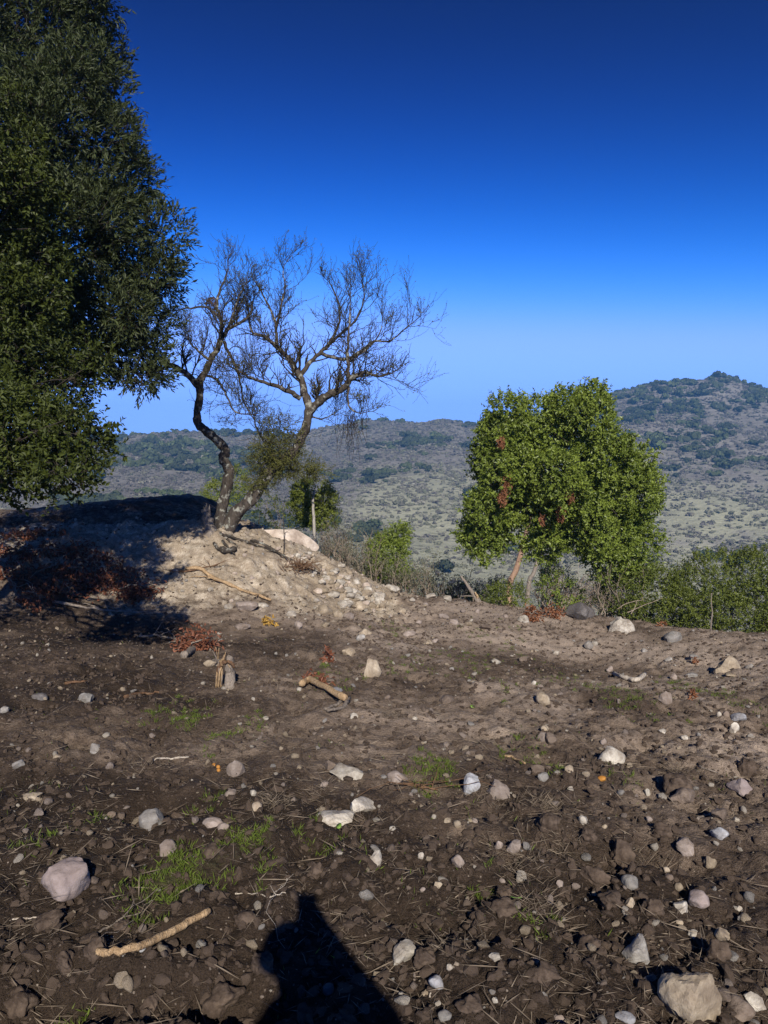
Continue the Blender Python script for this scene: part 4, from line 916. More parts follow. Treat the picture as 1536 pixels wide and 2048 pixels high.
LAND = [(125, 1770, 'big mauve boulder'), (302, 1638, 'speckled grey egg-shaped stone'), (470, 1538, 'orange fruits'), (795, 1553, 'smooth pinkish-tan stone'), (670, 1637, 'long flat pale slab'), (943, 1572, 'sharp blue-grey stone'), (1228, 1512, 'round white and tan stone'),
        (1462, 1322, 'large pale yellow boulder'), (1250, 1249, 'white weathered boulder'), (1348, 1272, 'grey boulder under the stick'), (1047, 1238, 'small square white stone'), (745, 1336, 'upright tan boulder'), (1088, 1398, 'pale stone by the dark hollow'),
        (1480, 1436, 'flat blue-grey stone'), (1370, 1596, 'dusty brown boulder'), (1393, 2000, 'largest boulder'), (1283, 1906, 'rock with a white ridge'), (805, 1917, 'white-grey stone by the shadow'), (1403, 1800, 'purple-grey oblong stone'), (1373, 1700, 'pinkish knobbly stone'),
        (168, 1395, 'pale grey stone by the tree shade'), (492, 1212, 'pinkish-grey slab'), (697, 1207, 'whitest rubble block'), (895, 1196, 'white stone on the edge'), (972, 1257, 'tilted tan-grey slab'), (895, 1400, 'brown-grey half-buried stone'), (1332, 1399, 'stone by the bleached branch'), (1028, 1696, 'pink stone'), (445, 1335, 'splintered stump'), (1168, 1600, 'biggest dark clod')]
def auto_label(items, noun):
    seen = {}
    for it in items:
        o, sx, sy, w, kind = it; b = min(LAND, key=lambda l: math.hypot(l[0] - sx, 1.6 * (l[1] - sy))); dx, dy = sx - b[0], sy - b[1]
        rel = ('right of' if dx > 0 else 'left of') if abs(dx) > 1.2 * abs(dy) else ('in front of' if dy > 0 else 'behind')
        seen.setdefault((COLW[kind], rel, b[2]), []).append((math.hypot(dx, dy), it))
    for (c, rel, b), v in seen.items():
        v.sort(key=lambda q: q[0])
        for j, (_, (o, sx, sy, w, kind)) in enumerate(v):
            rank = '' if len(v) == 1 else ', ' + ('nearest', 'second nearest', 'third nearest', 'fourth nearest', 'fifth nearest', 'sixth nearest', 'seventh nearest')[min(j, 6)] + ' to it'
            tag(o, ('%s %s %s the %s%s' % (c, noun, rel, b, rank)) if len(('small %s %s %s the %s%s' % (c, noun, rel, b, rank)).split()) > 16 else 'small %s %s %s the %s%s' % (c, noun, rel, b, rank), noun, 'small stones strewn over the clearing')
auto_label(auto, 'stone')

r_ = np.random.default_rng(77); nr = 0
while nr < 120:
    u_ = r_.random(); sx = 590 + 175 * u_ + r_.normal() * 14; sy = 1098 + 108 * u_ ** .9 + abs(r_.normal()) * 14 - 4 + 20 * r_.random() * u_; w = 8 + 17 * r_.random() ** 2 * (.4 + u_)
    if sy > 1216: continue
    o = stone_obj(sx, sy, w, w * r_.uniform(.55, .85), ('white', 'tan', 'white', 'outcrop', 'tan')[nr % 5], r_.uniform(.4, .9), 3000 + nr, 'rubble_stone', 2); nr += 1
    tag(o, 'pale stone in the spill of rubble down the right side of the mound', 'stone', 'pale rubble spilling down the mound')
# pale pink outcrop on the right shoulder of the mound
def outcrop():
    V, F = rock_shape(4242, 4, 16, .9, .07, (1, 1, 1)); a = P(545, 1072, 13.1); V = V * np.array([.78, .38, .36])
    th = math.radians(24); R = np.array([[math.cos(th), 0, math.sin(th)], [0, 1, 0], [-math.sin(th), 0, math.cos(th)]])
    V = V @ R.T
    o = link('rock_outcrop', mesh_arrays('rock_outcrop', V, F, M['outcrop'], True)); o.data.set_sharp_from_angle(angle=math.radians(34)); o.location = a + np.array([0, .18, -.12])
    tag(o, 'big pale pink rock face below the leaning trunk on the mound', 'boulder')
outcrop()
# big lumps of dug-up soil
CLODS = [(1247, 1708, 50, 62), (1358, 1566, 64, 58), (1100, 1652, 50, 38), (850, 1922, 46, 58), (188, 1908, 52, 50), (490, 1836, 58, 40), (295, 2014, 38, 38), (440, 2025, 84, 60), (130, 1932, 44, 46), (35, 2022, 72, 66), (525, 1932, 50, 46), (420, 1705, 52, 30), (633, 1747, 36, 36),
         (1190, 1760, 60, 48), (1225, 1800, 50, 40), (1010, 1790, 36, 26), (1500, 1540, 40, 40), (1310, 1820, 46, 40), (1440, 1905, 50, 44), (1010, 1830, 60, 34), (1180, 1880, 60, 36), (1330, 1660, 40, 34), (1180, 1680, 40, 36), (90, 1850, 60, 40), (240, 1850, 40, 30), (1090, 1950, 60, 40), (940, 2010, 60, 40)]
CL_LAB = ['tall brown clod standing in the rough soil of the lower right', 'biggest dark clod, with roots, left of the dusty brown boulder', 'broad brown clod below the jagged pale pink stone', 'tall clod right of the white-grey stone by the shadow']
cl = []
for i, (sx, sy, w, h) in enumerate(CLODS):
    V, F = rock_shape(5000 + i, 4, 8, .6, .34); V = V * (1 + .05 * perlin3(V * 14, i))[:, None]
    o = stone_obj(sx, sy, w, h, 'brown', .5, 5000 + i, 'soil_clod'); k = np.array([v for v in np.ptp(np.array([c[:] for c in o.bound_box]), axis=0)]) / 2
    o.data = mesh_arrays('soil_clod', V * k, F, M['clod'], True)
    if i < 4: tag(o, CL_LAB[i], 'clod', 'lumps of dug-up soil')
    else: cl.append((o, sx, sy, w, 'brown'))
auto_label(cl, 'clod')
for o, *_ in cl: o['group'] = 'lumps of dug-up soil'; o['label'] = o['label'].replace('small brown clod', 'lump of soil').replace('brown clod', 'lump of soil')

# ------------------------------------------------------------------ loose ground cover: pebbles, crumbs, straw, grass
def near_points(n, seed, dmin=1.9, dmax=14.5, power=.35):
    r_ = np.random.default_rng(seed); az = r_.uniform(-.58, .58, n); d_ = (dmin ** power + r_.random(n) * (dmax ** power - dmin ** power)) ** (1 / power)
    return d_ * np.tan(az), d_, r_
def lay(name, n, seed, smin, smax, mats, label, cat, dens=None, sink=.25, power=.35, flat=.75, protos=4, bump=.12, tail=2.2):
    x_, y_, r_ = near_points(n, seed, power=power)
    if dens is not None:
        kp = r_.random(n) < dens(x_, y_); x_, y_ = x_[kp], y_[kp]
    n = len(x_); s_ = smin + (smax - smin) * r_.random(n) ** (tail * 1.5)
    pr = []
    for mi, mt in enumerate(mats):
        for j in range(protos):
            V, F = rock_shape(7000 + seed * 31 + mi * 7 + j, 2, 9, .7, bump, (1, .85, flat)); me = mesh_arrays('pebble', V, F, M[mt], True); me.set_sharp_from_angle(angle=math.radians(40)); pr.append(me)
    z_ = hfun(x_, y_) + s_ * flat * (1 - 2 * sink)
    o = gn_scatter(name, np.stack([x_, y_, z_], -1), np.stack([r_.normal(size=n) * .5, r_.normal(size=n) * .5, r_.uniform(0, 6.28, n)], -1), np.stack([s_ * r_.uniform(.8, 1.4, n), s_, s_ * r_.uniform(.6, 1.1, n)], -1), r_.integers(0, len(pr), n), pr)
    tag(o, label, cat, None, 'stuff')
lay('pebbles', 6500, 3, .004, .026, ['white', 'tan', 'pink', 'brown', 'grey', 'tan'], 'small pale pebbles and grit scattered over the soil', 'pebbles', lambda a, b: .35 + .5 * sst(-.1, .5, fbm2(a / .8, b / .8, 3, 91)) + .15 * sst(0, 2, a), power=.9)
lay('mound_gravel', 9000, 4, .006, .045, ['white', 'tan', 'outcrop', 'tan'], 'pale gravel and small stones spilling down the dirt mound', 'gravel', lambda a, b: pale_mask(a, b) * (.5 + .5 * sst(-1.6, -.1, a)), power=2.0)
lay('soil_crumbs', 44000, 5, .004, .028, ['clod'], 'loose crumbs and clods of dark soil', 'soil crumbs', lambda a, b: (.15 + .85 * rough_mask(a, b) ** 1.5) * (1 - .8 * pale_mask(a, b)), .42, 1.1, .7, 10, .42)
def blades(name, x_, y_, L, W, mat, label, cat, lean, seed, lay_flat=False, hi=.0):
    r_ = np.random.default_rng(seed); n = len(x_); z_ = hfun(x_, y_)
    a = r_.uniform(0, 6.28, n); el = r_.normal(0, .16, n) if lay_flat else np.clip(r_.normal(lean, .3, n), .2, 1.5)
    D = np.stack([np.cos(a) * np.cos(el), np.sin(a) * np.cos(el), np.sin(el)], -1); L = L * r_.uniform(.45, 1.35, n)
    N = np.tile(np.array([[0, 0, 1.]]), (n, 1)) + r_.normal(size=(n, 3)) * .5 if lay_flat else np.stack([-np.sin(a), np.cos(a), 0 * a], -1) + r_.normal(size=(n, 3)) * .5
    p = np.stack([x_, y_, z_ + (hi + .004 + r_.random(n) * .012 if lay_flat else -.004)], -1)
    me = leaf_mesh(name, p, D, N, L, W, M[mat], (0, 0, 0), .15, 0.0)
    tag(link(name, me), label, cat, None, 'stuff')
x_, y_, r_ = near_points(90000, 8, 1.9, 14.5, .6); kp = r_.random(len(x_)) < np.clip(.14 + .55 * fbm2(x_ / .7, y_ / .7, 3, 95) + .12 * sst(-1, 1, x_), .03, 1) * (1 - .6 * pale_mask(x_, y_)); x_, y_ = x_[kp], y_[kp]
blades('straw_litter', x_, y_, .05, .0026, 'straw', 'dry straw, grass stalks and twig bits littering the soil', 'straw', 0, 9, True)
x_, y_, r_ = near_points(2800, 18, 1.9, 13, .7); blades('twig_litter', x_, y_, .13, .0042, 'straw', 'thin dry twigs littering the soil', 'twigs', 0, 19, True, .004)
gxs, gys = [], []
for (a, b, rx, ry, s_) in GP:
    n = int(4200 * s_ * s_ * rx * ry * 4 + 40); r_ = np.random.default_rng(int(abs(a * 1000)) + 1); k_ = max(4, n // 16); ca = r_.normal(size=(k_, 2)); j = r_.integers(0, k_, n)
    gxs.append(a + (ca[j, 0] * .55) * rx + r_.normal(size=n) * .014); gys.append(b + (ca[j, 1] * .55) * ry + r_.normal(size=n) * .014)
x_, y_, r_ = near_points(7000, 28, 1.9, 13.5, .4); kp = r_.random(len(x_)) < np.clip(fbm2(x_ / 1.1, y_ / 1.1, 3, 97) - .05, 0, 1) * .8; gxs.append(x_[kp]); gys.append(y_[kp])
blades('young_grass', np.concatenate(gxs), np.concatenate(gys), .034, .0042, 'grass', 'sparse young green grass sprouting from the soil in patches', 'grass', .95, 29)
# tufts of dry grass
x_, y_ = [], []
for (sx, sy, q) in [(545, 1610, 120), (1090, 1610, 160), (1050, 1740, 160), (1075, 1830, 120), (640, 1590, 80), (790, 1430, 120), (1360, 1545, 90), (110, 1985, 120), (290, 1530, 70), (1120, 1690, 90), (730, 1650, 90), (960, 1600, 60), (1290, 1700, 90), (20, 1890, 60), (270, 1850, 60), (370, 1995, 60)]:
    p = hit(sx, sy, False); x_.append(p[0] + rng.normal(size=q) * .05); y_.append(p[1] + rng.normal(size=q) * .06)
blades('dry_grass', np.concatenate(x_), np.concatenate(y_), .085, .0022, 'straw', 'tufts of dry matted grass lying on the soil', 'dry grass', .35, 39)
#@@DEBRIS
# ------------------------------------------------------------------ sticks, stumps, dead branches
def gpath(pp, rad_px, lift=1.0, jit=.003, n=4):
    pts = np.array([hit(a, b) for a, b in pp]); rr = rad_px * depth(pts.mean(0)) / FPX
    pts[:, 2] += rr * lift; q = smooth_path(pts, n, jit)
    g = np.array([onground(a, b)[2] for a, b in q[:, :2]]); q[:, 2] = np.maximum(q[:, 2], g + rr * .5)
    return q, rr
def stick(label, pp, rad_px, mat, taper=.6, name='stick', cat='stick', forks=0, seed=1, lift=1.0):
    q, rr = gpath(pp, rad_px, lift); t = thing(name, label, cat, q[len(q) // 2] * [1, 1, 0] + [0, 0, q[:, 2].min()]); r_ = np.random.default_rng(seed)
    mb = MB(); mb.tube(q, np.linspace(rr, rr * taper, len(q)) * (1 + .10 * r_.normal(size=len(q))), 8, .07); st = mb.build('stem', M[mat], t)
    for i in range(forks):
        a = q[r_.integers(len(q) // 3, len(q) - 1)]; e = a + r_.normal(size=3) * [.22, .15, .05] + [0, 0, .05]
        e[2] = max(e[2], onground(e[0], e[1])[2] + .01); mb = MB(); mb.tube(branch_path(a, e, .05, .1, 6, seed + i), np.linspace(rr * .45, rr * .15, 6), 5, .05); mb.build('side_twig', M[mat], st)
    return t
stick('long peeled tan stick with knobbly bark lying in the left foreground', [(196, 1932), (230, 1926), (275, 1915), (330, 1890), (375, 1866), (418, 1848)], 7.0, 'wood', 1.1, lift=3.2)
t = stick('crooked cut branch of tan wood with a cross piece, in the middle ground', [(604, 1380), (612, 1372), (624, 1370), (650, 1386), (690, 1408)], 6.5, 'wood', 1.0, 'cut_branch', 'branch', lift=1.6)
for pp in ([(650, 1424), (672, 1414), (699, 1402)], [(655, 1428), (680, 1420), (697, 1408)]):
    q, rr = gpath(pp, 4.5); mb = MB(); mb.tube(q, np.linspace(rr * .6, rr, len(q)), 7, .08); mb.build('cross_piece', M['wood_grey'], t)
stick('long tan branch lying down the face of the dirt mound', [(372, 1141), (400, 1142), (425, 1158), (450, 1170), (480, 1183), (510, 1194), (542, 1204)], 4.0, 'wood', .7, 'long_branch', 'branch', 3, 5)
stick('thin dark twigs at the upper end of the long tan branch', [(345, 1144), (372, 1146), (405, 1138), (435, 1133)], 2.0, 'wood_brown', .4, 'dark_twig', 'twig', 7, 6)
stick('bleached white bone-like branch in the right middle ground', [(1226, 1351), (1240, 1356), (1258, 1361), (1276, 1363), (1290, 1352)], 4.0, 'wood_white', 1.1, 'bleached_branch', 'branch', 0, 7)
stick('straight pale stick left of the orange fruits', [(296, 1520), (322, 1521), (350, 1519), (378, 1519)], 2.2, 'wood_white', .8)
stick('brown broken stick at the left, right of the pale grey stone', [(250, 1397), (270, 1393), (295, 1391), (318, 1388)], 3.6, 'wood_brown', .5)
stick('short orange-brown stick in the tree shade at the left', [(130, 1370), (150, 1367), (172, 1366)], 3.0, 'wood_brown', .7)
stick('tan stick in the right of the clearing, below the pale stone by the hollow', [(1010, 1514), (1028, 1521), (1050, 1529)], 2.6, 'wood', .7)
stick('pale twig at the far right of the middle ground', [(1396, 1536), (1416, 1542), (1436, 1548)], 2.2, 'wood_grey', .6)
stick('dark branch lying at the foot of the red-leaved pile', [(105, 1208), (160, 1216), (215, 1224), (270, 1228), (325, 1231)], 3.2, 'wood_grey', .4, 'dark_branch', 'branch', 6, 11)
stick('pale forked dead branch left of the red leaves above the splintered stump', [(275, 1276), (300, 1275), (340, 1279), (380, 1290)], 2.6, 'wood_grey', .6, 'dead_branch', 'branch', 8, 12)
stick('thick grey dead limb beside the red leaves above the stump', [(368, 1316), (380, 1310), (393, 1296)], 6.5, 'wood_grey', .9, 'dead_limb', 'branch', 0, 13)
stick('thin forked twig below the left grass patch', [(470, 1790), (505, 1792), (545, 1800), (572, 1794)], 1.4, 'wood_white', .6, 'forked_twig', 'twig', 4, 14)
stick('dark spiny twig lying in the bright grass patch', [(806, 1571), (835, 1576), (875, 1587)], 2.6, 'wood_brown', .6, 'dark_twig', 'twig', 9, 15)
stick('grey stick across the lower left, above the long peeled stick', [(175, 1878), (215, 1860), (255, 1838), (290, 1830)], 2.2, 'wood_grey', .5, 'stick', 'stick', 4, 16)
stick('thin grey stick at the left edge of the foreground', [(25, 1842), (60, 1842), (100, 1841)], 1.6, 'wood_white', .7)
stick('grey root sticking out left of the brown-grey stone at the right', [(1395, 1642), (1415, 1634), (1440, 1628)], 3.0, 'wood_grey', .6)
stick('curved pale root lying among the dry grass of the lower right', [(860, 2000), (864, 1985), (872, 1975)], 1.6, 'wood_white', .7)
# splintered stump
b = hit(452, 1376); t = thing('splintered_stump', 'splintered stump with pale torn fibres bent over a grey post', 'stump', b); dd_ = b[1]
mb = MB(); mb.tube(smooth_path([hit(460, 1378) - [0, 0, .05], P(459, 1352, dd_), P(459, 1332, dd_), P(462, 1312, dd_)], 4, .003), np.linspace(.05, .028, 13), 9, .08); mb.build('post', M['wood_grey'], t)
r_ = np.random.default_rng(5)
for i in range(15):
    x0 = 434 + r_.uniform(-3, 9); x1 = 441 + r_.normal() * 12; mb = MB(); h_ = 1290 + 50 * r_.random() ** .8
    mb.tube(smooth_path([P(x0, 1374, dd_ + .02) - [0, 0, .04], P(x0 + 3, 1345, dd_ + r_.normal() * .03), P((x0 + x1) / 2 + 2, 1320, dd_ + r_.normal() * .04), P(x1, h_, dd_ + r_.normal() * .05)], 3), np.linspace(.011, .003, 10), 4, .1); mb.build('splinter', M['wood'] if i % 3 else M['wood_grey'], t)
mb = MB(); mb.tube(smooth_path([P(436, 1345, dd_ - .02), P(441, 1330, dd_ - .04), P(452, 1323, dd_ - .05), P(463, 1326, dd_ - .04), P(468, 1335, dd_ - .02)], 4), np.linspace(.02, .012, 17), 7, .1); mb.build('bark_strip', M['wood_brown'], t)
# broken stump beside the bare tree
b = P(424, 1070, 11.9); b[2] = onground(b[0], b[1])[2]; t = thing('broken_stump', 'leaning broken grey stump just left of the two lichened trunks', 'stump', b)
mb = MB(); mb.tube(smooth_path([P(432, 1092, 11.8), P(424, 1066, 11.9), P(416, 1042, 12.0), P(410, 1018, 12.05)], 5, .008), np.linspace(.12, .055, 16), 9, .14); mb.build('post', M['wood_grey'], t)
for i in range(5):
    mb = MB(); mb.tube(np.array([P(411 + i * 2, 1024, 12.05), P(407 + i * 3, 1012 - 3 * (i % 3), 12.05)]), [.02, .006], 5, .1); mb.build('splinter', M['wood_grey'], t)
# exposed roots under the tree
t = thing('exposed_roots', 'bare roots trailing down the mound from the foot of the two lichened trunks', 'roots', onground(*zp(430, 1570)[:2]))
for pp in ([(440, 1068), (455, 1082), (475, 1098)], [(450, 1075), (480, 1082), (520, 1096), (560, 1112)], [(445, 1085), (458, 1100), (470, 1112)], [(500, 1085), (540, 1098), (585, 1125), (640, 1150)], [(428, 1090), (440, 1104), (452, 1108)]):
    q, rr = gpath(pp, 3.4, .8); mb = MB(); mb.tube(q, np.linspace(rr, rr * .4, len(q)), 6, .1); mb.build('root', M['bark_dark'], t)
# forked dead snag on the edge
b = hit(960, 1203); t = thing('forked_snag', 'forked dead branch standing slanted on the edge left of the reddish trunk', 'branch', b); y_ = b[1]
mb = MB(); mb.tube(smooth_path([b - [0, 0, .05], P(948, 1190, y_), P(936, 1172, y_), P(922, 1152, y_)], 4, .004), np.linspace(.05, .018, 13), 8, .1); mb.build('stem', M['wood_grey'], t)
mb = MB(); mb.tube(smooth_path([P(955, 1198, y_), P(953, 1190, y_ - .05), P(950, 1184, y_ - .06)], 3, .003), np.linspace(.03, .012, 7), 6, .1); mb.build('fork', M['wood'], t)
mb = MB(); mb.tube(smooth_path([P(948, 1192, y_), P(934, 1192, y_), P(920, 1192, y_)], 3, .003), np.linspace(.012, .006, 7), 5, .1); mb.build('side_twig', M['wood_grey'], t)
# thin upright stems
def upright(label, x0, y0, x1, y1, w, mat, seed, side=4):
    b = hit(x0, y0); t = thing('upright_stem', label, 'stick', b); e = P(x1, y1, b[1]); pth = branch_path(b - [0, 0, .05], e, 0, .04, 8, seed); mb = MB(); mb.tube(pth, np.linspace(w, w * .4, 8), 6, .05); st = mb.build('stem', M[mat], t); r_ = np.random.default_rng(seed)
    for i in range(side):
        a = pth[r_.integers(2, 8)]; mb = MB(); mb.tube(branch_path(a, a + r_.normal(size=3) * [.18, .1, .08] + [0, 0, .04], .02, .1, 5, seed + i), np.linspace(w * .4, w * .15, 5), 4); mb.build('side_twig', M[mat], st)
upright('thin dead stem standing upright in front of the pale pink rock face', 568, 1112, 568, 1005, .012, 'bark_dark', 71, 5)
upright('thin bare stick standing in front of the right-hand bushes', 1423, 1262, 1424, 1186, .012, 'wood_grey', 72, 1)
upright('pale thin stem rising behind the dark boulder under the brush pile', 1163, 1200, 1160, 1095, .016, 'bark_pale', 73, 3)
upright('second pale stem left of the brush pile, half hidden by leaves', 1120, 1205, 1122, 1150, .012, 'bark_pale', 74, 2)
# brush pile over the dark boulder
b = hit(1175, 1225); t = thing('brush_pile', 'tangled pile of cut grey brushwood over the dark boulder', 'brush pile', b); r_ = np.random.default_rng(81)
for i in range(150):
    a = P(r_.uniform(1105, 1245), r_.uniform(1195, 1238), b[1] + r_.uniform(-.1, .7)); g = onground(a[0], a[1]); a[2] = max(a[2], g[2]); top = P(1180 + r_.normal() * 24, 1152 + abs(r_.normal()) * 26, b[1] + r_.uniform(-.05, .5))
    e = top + r_.normal(size=3) * [.25, .2, .10]; mb = MB(); w = r_.uniform(.004, .013); mb.tube(branch_path(a, e, .05, .1, 6, 820 + i), np.linspace(w, w * .4, 6), 4, .05, cap=False); mb.build('brushwood_stick', M['twig_dry'] if i % 3 else M['bark_twig'], t)
tw2 = MB()
for i in range(260):
    a = P(1180 + r_.normal() * 32, 1185 + r_.normal() * 20, b[1] + r_.uniform(.0, .7)); e = a + r_.normal(size=3) * .14; tw2.tube(branch_path(a, e, 0, .15, 4, 990 + i), np.linspace(.003, .0015, 4), 3, cap=False)
tw2.build('fine_twigs', M['wood_brown'], t, True, 'stuff')
# long thin branches reaching out of the pile to the right
for i, pp in enumerate([[(1255, 1225), (1285, 1212), (1325, 1196)], [(1262, 1228), (1270, 1215), (1275, 1200)], [(1235, 1218), (1258, 1205), (1285, 1200)]]):
    q = np.array([P(a, c, 11.6) for a, c in pp]); mb = MB(); mb.tube(smooth_path(q, 4, .003), np.linspace(.008, .004, 9), 5, cap=False); mb.build('brushwood_stick', M['twig_dry'], t)
# dry root clump on the rubble slope
b = hit(592, 1140); t = thing('dry_root_clump', 'tangled brown clump of dry roots on the slope of the mound', 'roots', b); mb = MB(); r_ = np.random.default_rng(91)
for i in range(170):
    a = b + r_.normal(size=3) * [.16, .12, .03]; e = a + r_.normal(size=3) * [.13, .1, .05] + [0, 0, .08]; mb.tube(branch_path(a, e, 0, .2, 5, 1500 + i), np.linspace(.006, .002, 5), 4, cap=False)
mb.build('root_tangle', M['wood_brown'], t, True, 'stuff')
# dark scorched wood on the mound
q, rr = gpath([(440, 1105), (455, 1108), (470, 1106)], 6, .9); t = thing('charred_log', 'short dark piece of wood on the mound below the trunks', 'log', q.mean(0)); mb = MB(); mb.tube(q, rr * (1 + .1 * np.sin(np.arange(len(q)))), 8, .12); mb.build('log', M['bark_dark'], t)
# fallen branches with dead red leaves
def red_pile(label, spots, nl, L, W, leaf, seed, nb=6, lift=.12, name='dead_leaf_branch'):
    r_ = np.random.default_rng(seed); c = np.array([hit(a, b_) for a, b_, _ in spots]); rr = np.array([q[2] for q in spots]) * depth(c) / FPX
    t = thing(name, label, 'branch', c.mean(0)); tips = []
    for i in range(nb):
        j = r_.integers(0, len(c)); k = (j + 1) % len(c); a = c[j] + r_.normal(size=3) * rr[j] * [.4, .3, 0]; e = (c[k] if len(c) > 1 and np.linalg.norm(c[k] - c[j]) < 1.2 else c[j]) + r_.normal(size=3) * rr[j] * [.8, .6, .1] + [0, 0, lift]
        a[2] = onground(a[0], a[1])[2] + .01; e[2] = max(e[2], onground(e[0], e[1])[2] + .02); pth = branch_path(a, e, .08, .1, 7, seed * 3 + i); mb = MB(); mb.tube(pth, np.linspace(.012, .004, 7), 5, .05); mb.build('dead_twig', M['wood_grey'], t); tips += list(pth[2:])
    w = r_.choice(len(c), nl, p=rr / rr.sum()); g = r_.normal(size=(nl, 3)) * .5; cl_ = r_.normal(size=(max(6, nl // 22), 3)) * .55; cc = cl_[r_.integers(0, len(cl_), nl)]
    p = c[w] + (cc + g * .28) * rr[w][:, None] * [1, .8, 0]; p[:, 2] = hfun(p[:, 0], p[:, 1]) + np.abs(r_.normal(size=nl)) * lift * .8 + .01
    o = link('dead_leaves', leaf_mesh('dead_leaves', p, unit(nl) + [0, 0, -.1], unit(nl) + [0, -.4, .8], L * r_.uniform(.6, 1.3, nl), W, M[leaf], t.location, .3, .15), t); o['kind'] = 'stuff'
red_pile('big pile of cut branches with withered red-brown leaves at the left of the mound', [(60, 1075, 60), (30, 1110, 50), (140, 1110, 60), (120, 1150, 70), (210, 1140, 55), (180, 1175, 60), (250, 1180, 50), (275, 1198, 30), (90, 1185, 50)], 3000, .075, .034, 'leaf_red', 401, 12, .06)
red_pile('small spray of red dead leaves beside the thick grey limb', [(395, 1292, 26), (375, 1304, 22), (412, 1302, 18)], 420, .06, .026, 'leaf_red', 402, 6, .12)
red_pile('few red dead leaves left of the upright tan boulder', [(660, 1324, 16)], 110, .055, .024, 'leaf_red', 403, 4, .06)
red_pile('dark red leaf scraps behind the crooked cut branch', [(625, 1368, 16), (648, 1376, 12)], 120, .05, .024, 'leaf_red', 404, 2, .05)
red_pile('bright orange dead leaves right of the small square white stone', [(1072, 1232, 16), (1070, 1244, 14), (1062, 1228, 14)], 330, .055, .026, 'leaf_orange', 405, 3, .06)
red_pile('orange dead leaves on a twig in front of the brush pile', [(1112, 1236, 14), (1106, 1228, 10)], 200, .055, .026, 'leaf_orange', 406, 3, .10)
red_pile('faint orange leaves on the ground left of the grey boulder under the stick', [(1325, 1252, 12)], 70, .05, .024, 'leaf_orange', 407, 1, .03)
red_pile('tiny cluster of orange leaves below the pinkish stone at the right', [(1386, 1396, 7)], 40, .04, .02, 'leaf_orange', 408, 1, .02)
red_pile('tiny orange leaf cluster left of the large pale yellow boulder', [(1391, 1327, 7)], 40, .045, .02, 'leaf_orange', 409, 1, .02)
red_pile('withered yellow leaves below the pinkish-grey slab', [(545, 1251, 13)], 70, .06, .028, 'leaf_gold', 410, 2, .05)
red_pile('scrap of reddish leaves under the pile at the far left', [(20, 1160, 30), (60, 1215, 24)], 260, .06, .03, 'leaf_red', 411, 4, .1)
# fruits
M['fruit'] = mat_plain('orange_fruit', (.30, .12, .02), (.42, .20, .04), 9.0, .6, .3); M['green_pad'] = mat_plain('green_leaf_pad', (.10, .20, .03), (.22, .34, .07), 9.0, .5, .3)
for i, (sx, sy, w) in enumerate([(428, 1530, 9), (436, 1534, 9), (437, 1542, 8)]):
    o = stone_obj(sx, sy, w, w * .95, 'tan', .1, 9100 + i, 'fruit', 2); o.data.materials.clear(); o.data.materials.append(M['fruit'])
    tag(o, ['upper orange fruit of the three left of the rounded pinkish stone', 'middle orange fruit of the three by the pinkish stone', 'lowest orange fruit of the three by the pinkish stone'][i], 'fruit', 'orange fruits on the soil')
o = stone_obj(1204, 1560, 18, 12, 'tan', .5, 9110, 'orange_scrap', 2); o.data.materials.clear(); o.data.materials.append(M['fruit']); tag(o, 'flat orange scrap below the round white and tan stone', 'fruit')
def pad(px_, py_, w, label):
    c = hit(px_, py_); k = depth(c) / FPX * w / 2; a = np.linspace(0, 2 * math.pi, 17)[:-1]; rad = 1 + .08 * np.cos(3 * a)
    top = np.stack([np.cos(a) * rad, np.sin(a) * rad * .8, .12 * np.cos(a) ** 2], -1); V = np.concatenate([top, top * .97 - [0, 0, .10], [[0, 0, -.06], [0, 0, -.16]]]) * k
    F4 = np.array([(i, 16 + i, 16 + (i + 1) % 16, (i + 1) % 16) for i in range(16)]); F3 = np.array([(i, (i + 1) % 16, 32) for i in range(16)] + [(16 + (i + 1) % 16, 16 + i, 33) for i in range(16)])
    o = link('fallen_leaf', mesh_arrays('fallen_leaf', V, [F4, F3], M['green_pad'], True)); o.location = c + [0, 0, .018]; o.rotation_euler = (.5, .15, px_ * .1); tag(o, label, 'leaf', 'bright green fallen leaves')
pad(1032, 1805, 24, 'round bright green leaf lying in the lower middle of the soil'); pad(678, 1660, 15, 'pale green leaf just below the long flat pale slab'); pad(1270, 1418, 9, 'small green leaf in the right middle ground'); pad(945, 1418, 10, 'small green leaf right of the half-buried stone')
